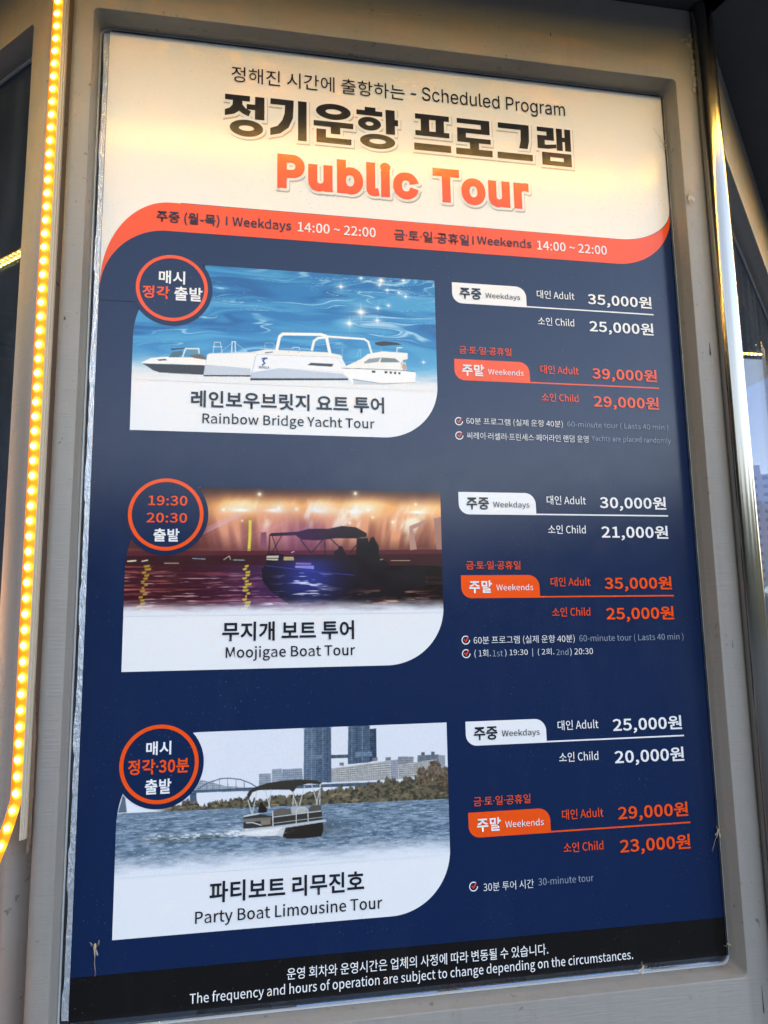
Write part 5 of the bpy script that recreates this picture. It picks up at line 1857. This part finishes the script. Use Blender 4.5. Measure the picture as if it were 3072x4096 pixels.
counter_thing('paper_stack', 0.02, 0.12, 0.13, 0.30, 0.030, (0.66, 0.70, 0.82), 'pale bluish paper stack on the counter, glimpsed under the left end of the poster', 'paper')
counter_thing('storage_box', 0.14, 0.21, 0.14, 0.30, 0.045, (0.07, 0.07, 0.075), 'dark box on the counter, glimpsed through the gap under the poster', 'box')
counter_thing('steel_tray', 0.24, 0.40, 0.12, 0.28, 0.022, (0.22, 0.27, 0.33), 'grey blue tray on the counter, glimpsed under the middle of the poster', 'tray', 0.3)
counter_thing('folded_cloth', 0.43, 0.52, 0.13, 0.29, 0.035, (0.42, 0.04, 0.045), 'dark red folded cloth on the counter behind the pane', 'cloth', 0.9, 0.003)
counter_thing('cardboard_box', 0.54, 0.60, 0.14, 0.29, 0.06, (0.34, 0.27, 0.17), 'tan cardboard box on the counter, glimpsed under the right half of the poster', 'box', 0.8)
counter_thing('black_bag', 0.62, 0.73, 0.13, 0.29, 0.05, (0.018, 0.018, 0.022), 'black bag lying on the counter at the right end of the gap', 'bag', 0.6, 0.004)

# ------------------------------------------------------------------ the place outside
m, nt, bs = newmat('paving')
v = coords(nt)
bk = nd(nt, 'ShaderNodeTexBrick')
bk.inputs['Scale'].default_value = 1.6
bk.inputs['Color1'].default_value = (0.07, 0.068, 0.066, 1)
bk.inputs['Color2'].default_value = (0.055, 0.054, 0.052, 1)
bk.inputs['Mortar'].default_value = (0.03, 0.03, 0.03, 1)
bk.inputs['Mortar Size'].default_value = 0.012
nt.links.new(v, bk.inputs['Vector'])
nt.links.new(mixc(nt, 0.4, bk.outputs[0], ramp(nt, noise(nt, v, 0.6, 5), 0.3, 0.7, (0.04, 0.04, 0.04), (0.09, 0.088, 0.085))), bs.inputs['Base Color'])
bs.inputs['Roughness'].default_value = 0.8
bm = bmesh.new()
bm.faces.new([bm.verts.new(p) for p in ((-1500, -1500, 0), (1500, -1500, 0), (1500, 1500, 0), (-1500, 1500, 0))])
structure(from_bm('ground', bm, m))
# unseen hill ring added behind the viewer to block low sky light and reflections
bm = bmesh.new()
prev = None
rw = random.Random(21)
for k in range(121):
    az = rad(44 + 256 * k / 120)
    h = 5.5 + 19.5 * min(1, max(0, (az - rad(58)) / rad(30))) + 3.5 * math.sin(k * .31) * (.3 if k < 8 else 1) + 1.2 * math.sin(k * .83 + 1) + rw.uniform(-.8, .8)
    ring = [bm.verts.new((math.sin(az) * d, math.cos(az) * d, z)) for d, z in ((118, -0.2), (124, h * .55), (135, h * .93), (150, h), (190, -0.2))]
    if prev:
        for i in range(4):
            bm.faces.new((prev[i], ring[i], ring[i + 1], prev[i + 1]))
    prev = ring
bmesh.ops.recalc_face_normals(bm, faces=bm.faces)
structure(from_bm('sky_blocker_hill', bm, flat_mat('sky_blocker_green', (0.05, 0.06, 0.035), 0.9, 0.7, 0.12)))

EYE = W3(0.16682147, 0.7239591, -0.89561421)


def polar(az, dist):
    return Vector((EYE.x + math.sin(rad(az)) * dist, EYE.y + math.cos(rad(az)) * dist, 0))


def tower_mat(name, wall, glass):
    m, nt, bs = newmat(name)
    v = coords(nt)
    bk = nd(nt, 'ShaderNodeTexBrick')
    bk.offset = 0.0
    bk.inputs['Scale'].default_value = 1.0
    bk.inputs['Brick Width'].default_value = 3.4
    bk.inputs['Row Height'].default_value = 2.9
    bk.inputs['Mortar Size'].default_value = 0.85
    bk.inputs['Mortar Smooth'].default_value = 0.0
    bk.inputs['Color1'].default_value = (*glass, 1)
    bk.inputs['Color2'].default_value = tuple(x * 1.5 for x in glass) + (1,)
    bk.inputs['Mortar'].default_value = (*wall, 1)
    cx = nd(nt, 'ShaderNodeSeparateXYZ')
    nt.links.new(v, cx.inputs[0])
    ad = nd(nt, 'ShaderNodeMath', operation='ADD')
    nt.links.new(cx.outputs[0], ad.inputs[0])
    nt.links.new(cx.outputs[1], ad.inputs[1])
    cm = nd(nt, 'ShaderNodeCombineXYZ')
    nt.links.new(ad.outputs[0], cm.inputs[0])
    nt.links.new(cx.outputs[2], cm.inputs[1])
    nt.links.new(cm.outputs[0], bk.inputs['Vector'])
    nt.links.new(bk.outputs[0], bs.inputs['Base Color'])
    bs.inputs['Roughness'].default_value = 0.5
    return m


TW = [tower_mat('tower_facade_pale', (0.42, 0.43, 0.45), (0.09, 0.11, 0.14)), tower_mat('tower_facade_grey', (0.27, 0.29, 0.32), (0.06, 0.08, 0.10)), tower_mat('tower_facade_warm', (0.46, 0.44, 0.42), (0.12, 0.13, 0.15))]


def tower(az, dist, w, d, h, mat, label, rz):
    root = empty('apartment_tower', polar(az, dist).to_tuple(), rad(rz))
    tag(root, label, 'apartment tower', 'apartment towers across the river park')
    bm = bmesh.new()
    bm_box(bm, (-w / 2, -d / 2, 0), (w / 2, d / 2, h))
    bmesh.ops.recalc_face_normals(bm, faces=bm.faces)
    from_bm('wall', bm, mat, root)
    bm = bmesh.new()
    bm_box(bm, (-w * .3, -d * .3, h), (w * .1, d * .2, h + 4))
    bm_box(bm, (w * .15, -d * .2, h), (w * .4, d * .3, h + 2.5))
    bmesh.ops.recalc_face_normals(bm, faces=bm.faces)
    from_bm('roof_plant', bm, mat, root)


tower(36.0, 330, 15, 16, 46, TW[0], 'tall pale apartment tower just right of the steel tube', 12)
tower(39.2, 345, 12, 16, 37, TW[1], 'slimmer grey apartment tower right of the tallest one', 20)
tower(43.0, 320, 24, 18, 26, TW[2], 'lower warm grey apartment block beyond the picture edge towers', 5)
tower(30.0, 360, 26, 18, 34, TW[0], 'broad pale apartment block hidden mostly behind the steel tube', -8)

tower(51.0, 300, 18, 16, 52, TW[1], 'dark grey apartment tower mirrored in the right pane, the taller of the mirrored pair', 30)
tower(56.5, 290, 24, 16, 40, TW[0], 'pale apartment block mirrored in the right pane beside the dark mirrored tower', 10)

LEAF = [flat_mat('leaves_dark_green', (0.035, 0.055, 0.022), 0.7, 0.7, 1.2), flat_mat('leaves_olive', (0.065, 0.075, 0.03), 0.7, 0.7, 1.2)]
BARK = flat_mat('bark', (0.07, 0.055, 0.04), 0.9)


def tree(az, dist, h, r, mat, label, seed, leaves=1500, size=1.0):
    rw = random.Random(seed)
    root = empty('park_tree', polar(az, dist).to_tuple(), rw.random() * 6)
    tag(root, label, 'tree', 'trees in the park beyond the booth')
    bm = bmesh.new()
    bm_tube(bm, [(0, 0, 0), (.05, .03, h * .3), (-.04, .1, h * .6), (0, 0, h * .85)], h * .03, 8, r1=h * .008)
    for k in range(5):
        a = rw.random() * 6.28
        z = h * rw.uniform(.3, .6)
        bm_tube(bm, [(0, 0, z), (math.cos(a) * r * .4, math.sin(a) * r * .4, z + h * .12), (math.cos(a) * r * .7, math.sin(a) * r * .7, z + h * .2)], h * .012, 6, r1=h * .004)
    from_bm('trunk', bm, BARK, root)
    bm = bmesh.new()
    cl = [(Vector((rw.gauss(0, .42) * r, rw.gauss(0, .42) * r, h * rw.uniform(.36, .95))), rw.uniform(.28, .5) * r) for _ in range(16)]
    for _ in range(leaves):
        c, cr_ = rw.choice(cl)
        p = c + Vector((rw.gauss(0, 1), rw.gauss(0, 1), rw.gauss(0, .8))).normalized() * cr_ * rw.uniform(.5, 1)
        s = r * rw.uniform(.05, .10) * size
        n_ = Vector((rw.gauss(0, 1), rw.gauss(0, 1), rw.gauss(0, 1))).normalized()
        a = n_.orthogonal().normalized()
        b = n_.cross(a)
        bm.faces.new([bm.verts.new(p + a * s * x + b * s * y) for x, y in ((-1, -.5), (0, -.7), (1, .1), (.1, .8))])
    from_bm('crown', bm, mat, root)


tree(36.6, 60, 5.0, 3.4, LEAF[0], 'dark green park tree in front of the tallest tower, right of the steel tube', 1)
tree(40.5, 64, 5.8, 3.6, LEAF[1], 'olive park tree toward the right edge below the grey tower', 2)
tree(33.0, 70, 5.4, 3.8, LEAF[0], 'bushy park tree hidden mostly by the steel tube', 3)
tree(45.0, 58, 5.6, 3.5, LEAF[0], 'dark park tree beyond the right edge of the pane', 4)
tree(38.0, 30, 1.7, 1.9, LEAF[1], 'low olive shrub before the park trees at the right edge', 5)

for k, (az, dist, h, lab) in enumerate(((-62, 13, 8, 'tall tree left of the booth, mirrored darkly in the left pane, nearest of three'), (-80, 15, 9, 'broad tree left of the booth, mirrored in the left pane'), (-98, 12, 8, 'tree behind the viewer on the left, only mirrored in glass'))):
    tree(az, dist, h, h * .42, LEAF[k % 2], lab, 20 + k, 4200, 1.6)

ROCK = flat_mat('grey_boulder', (0.30, 0.29, 0.28), 0.85, 0.6, 2.0)
for k, (az, dist, r, lab) in enumerate(((36.6, 21, 0.85, 'large pale boulder below the shrubs right of the tube'), (38.4, 18, 0.7, 'smaller grey boulder nearer the booth at the right edge'), (35.2, 14, 0.55, 'nearest rounded grey boulder beside the foot of the tube'))):
    bm = bmesh.new()
    bmesh.ops.create_icosphere(bm, subdivisions=3, radius=r)
    rw = random.Random(40 + k)
    ph = [rw.random() * 6 for _ in range(6)]
    for v_ in bm.verts:
        d_ = v_.co.normalized()
        q_ = 1 + .16 * math.sin(3.1 * d_.x + ph[0]) + .13 * math.sin(4.3 * d_.y + ph[1]) + .09 * math.sin(7 * d_.z + ph[2] + 4 * d_.x)
        v_.co = Vector((d_.x * r * q_ * 1.25, d_.y * r * q_, d_.z * r * q_ * .75 + r * .45))
    o = from_bm('boulder', bm, ROCK, smooth=True)
    o.location = polar(az, dist)
    tag(o, lab, 'boulder', 'boulders along the park edge')

M['lamp_glow'] = emit_mat('lamp_globe_lit', (1.0, 0.72, 0.30), 1.2)
M['lamp_pole'] = flat_mat('lamp_pole_paint', (0.05, 0.05, 0.055), 0.5)
for az, dist, h, lab in ((36.35, 45, 3.75, 'lit street lamp against the park trees, the higher of two'), (36.95, 42, 3.05, 'lit street lamp against the park trees, the lower of two')):
    root = empty('street_lamp', polar(az, dist).to_tuple())
    tag(root, lab, 'street lamp', 'lit street lamps in the park')
    bm = bmesh.new()
    bm_tube(bm, [(0, 0, 0), (0, 0, h * .5), (0, 0, h - .15)], .05, 8, r1=.035)
    from_bm('pole', bm, M['lamp_pole'], root)
    bm = bmesh.new()
    bmesh.ops.create_uvsphere(bm, u_segments=16, v_segments=10, radius=.17, matrix=Matrix.Translation((0, 0, h)))
    from_bm('globe', bm, M['lamp_glow'], root, True)
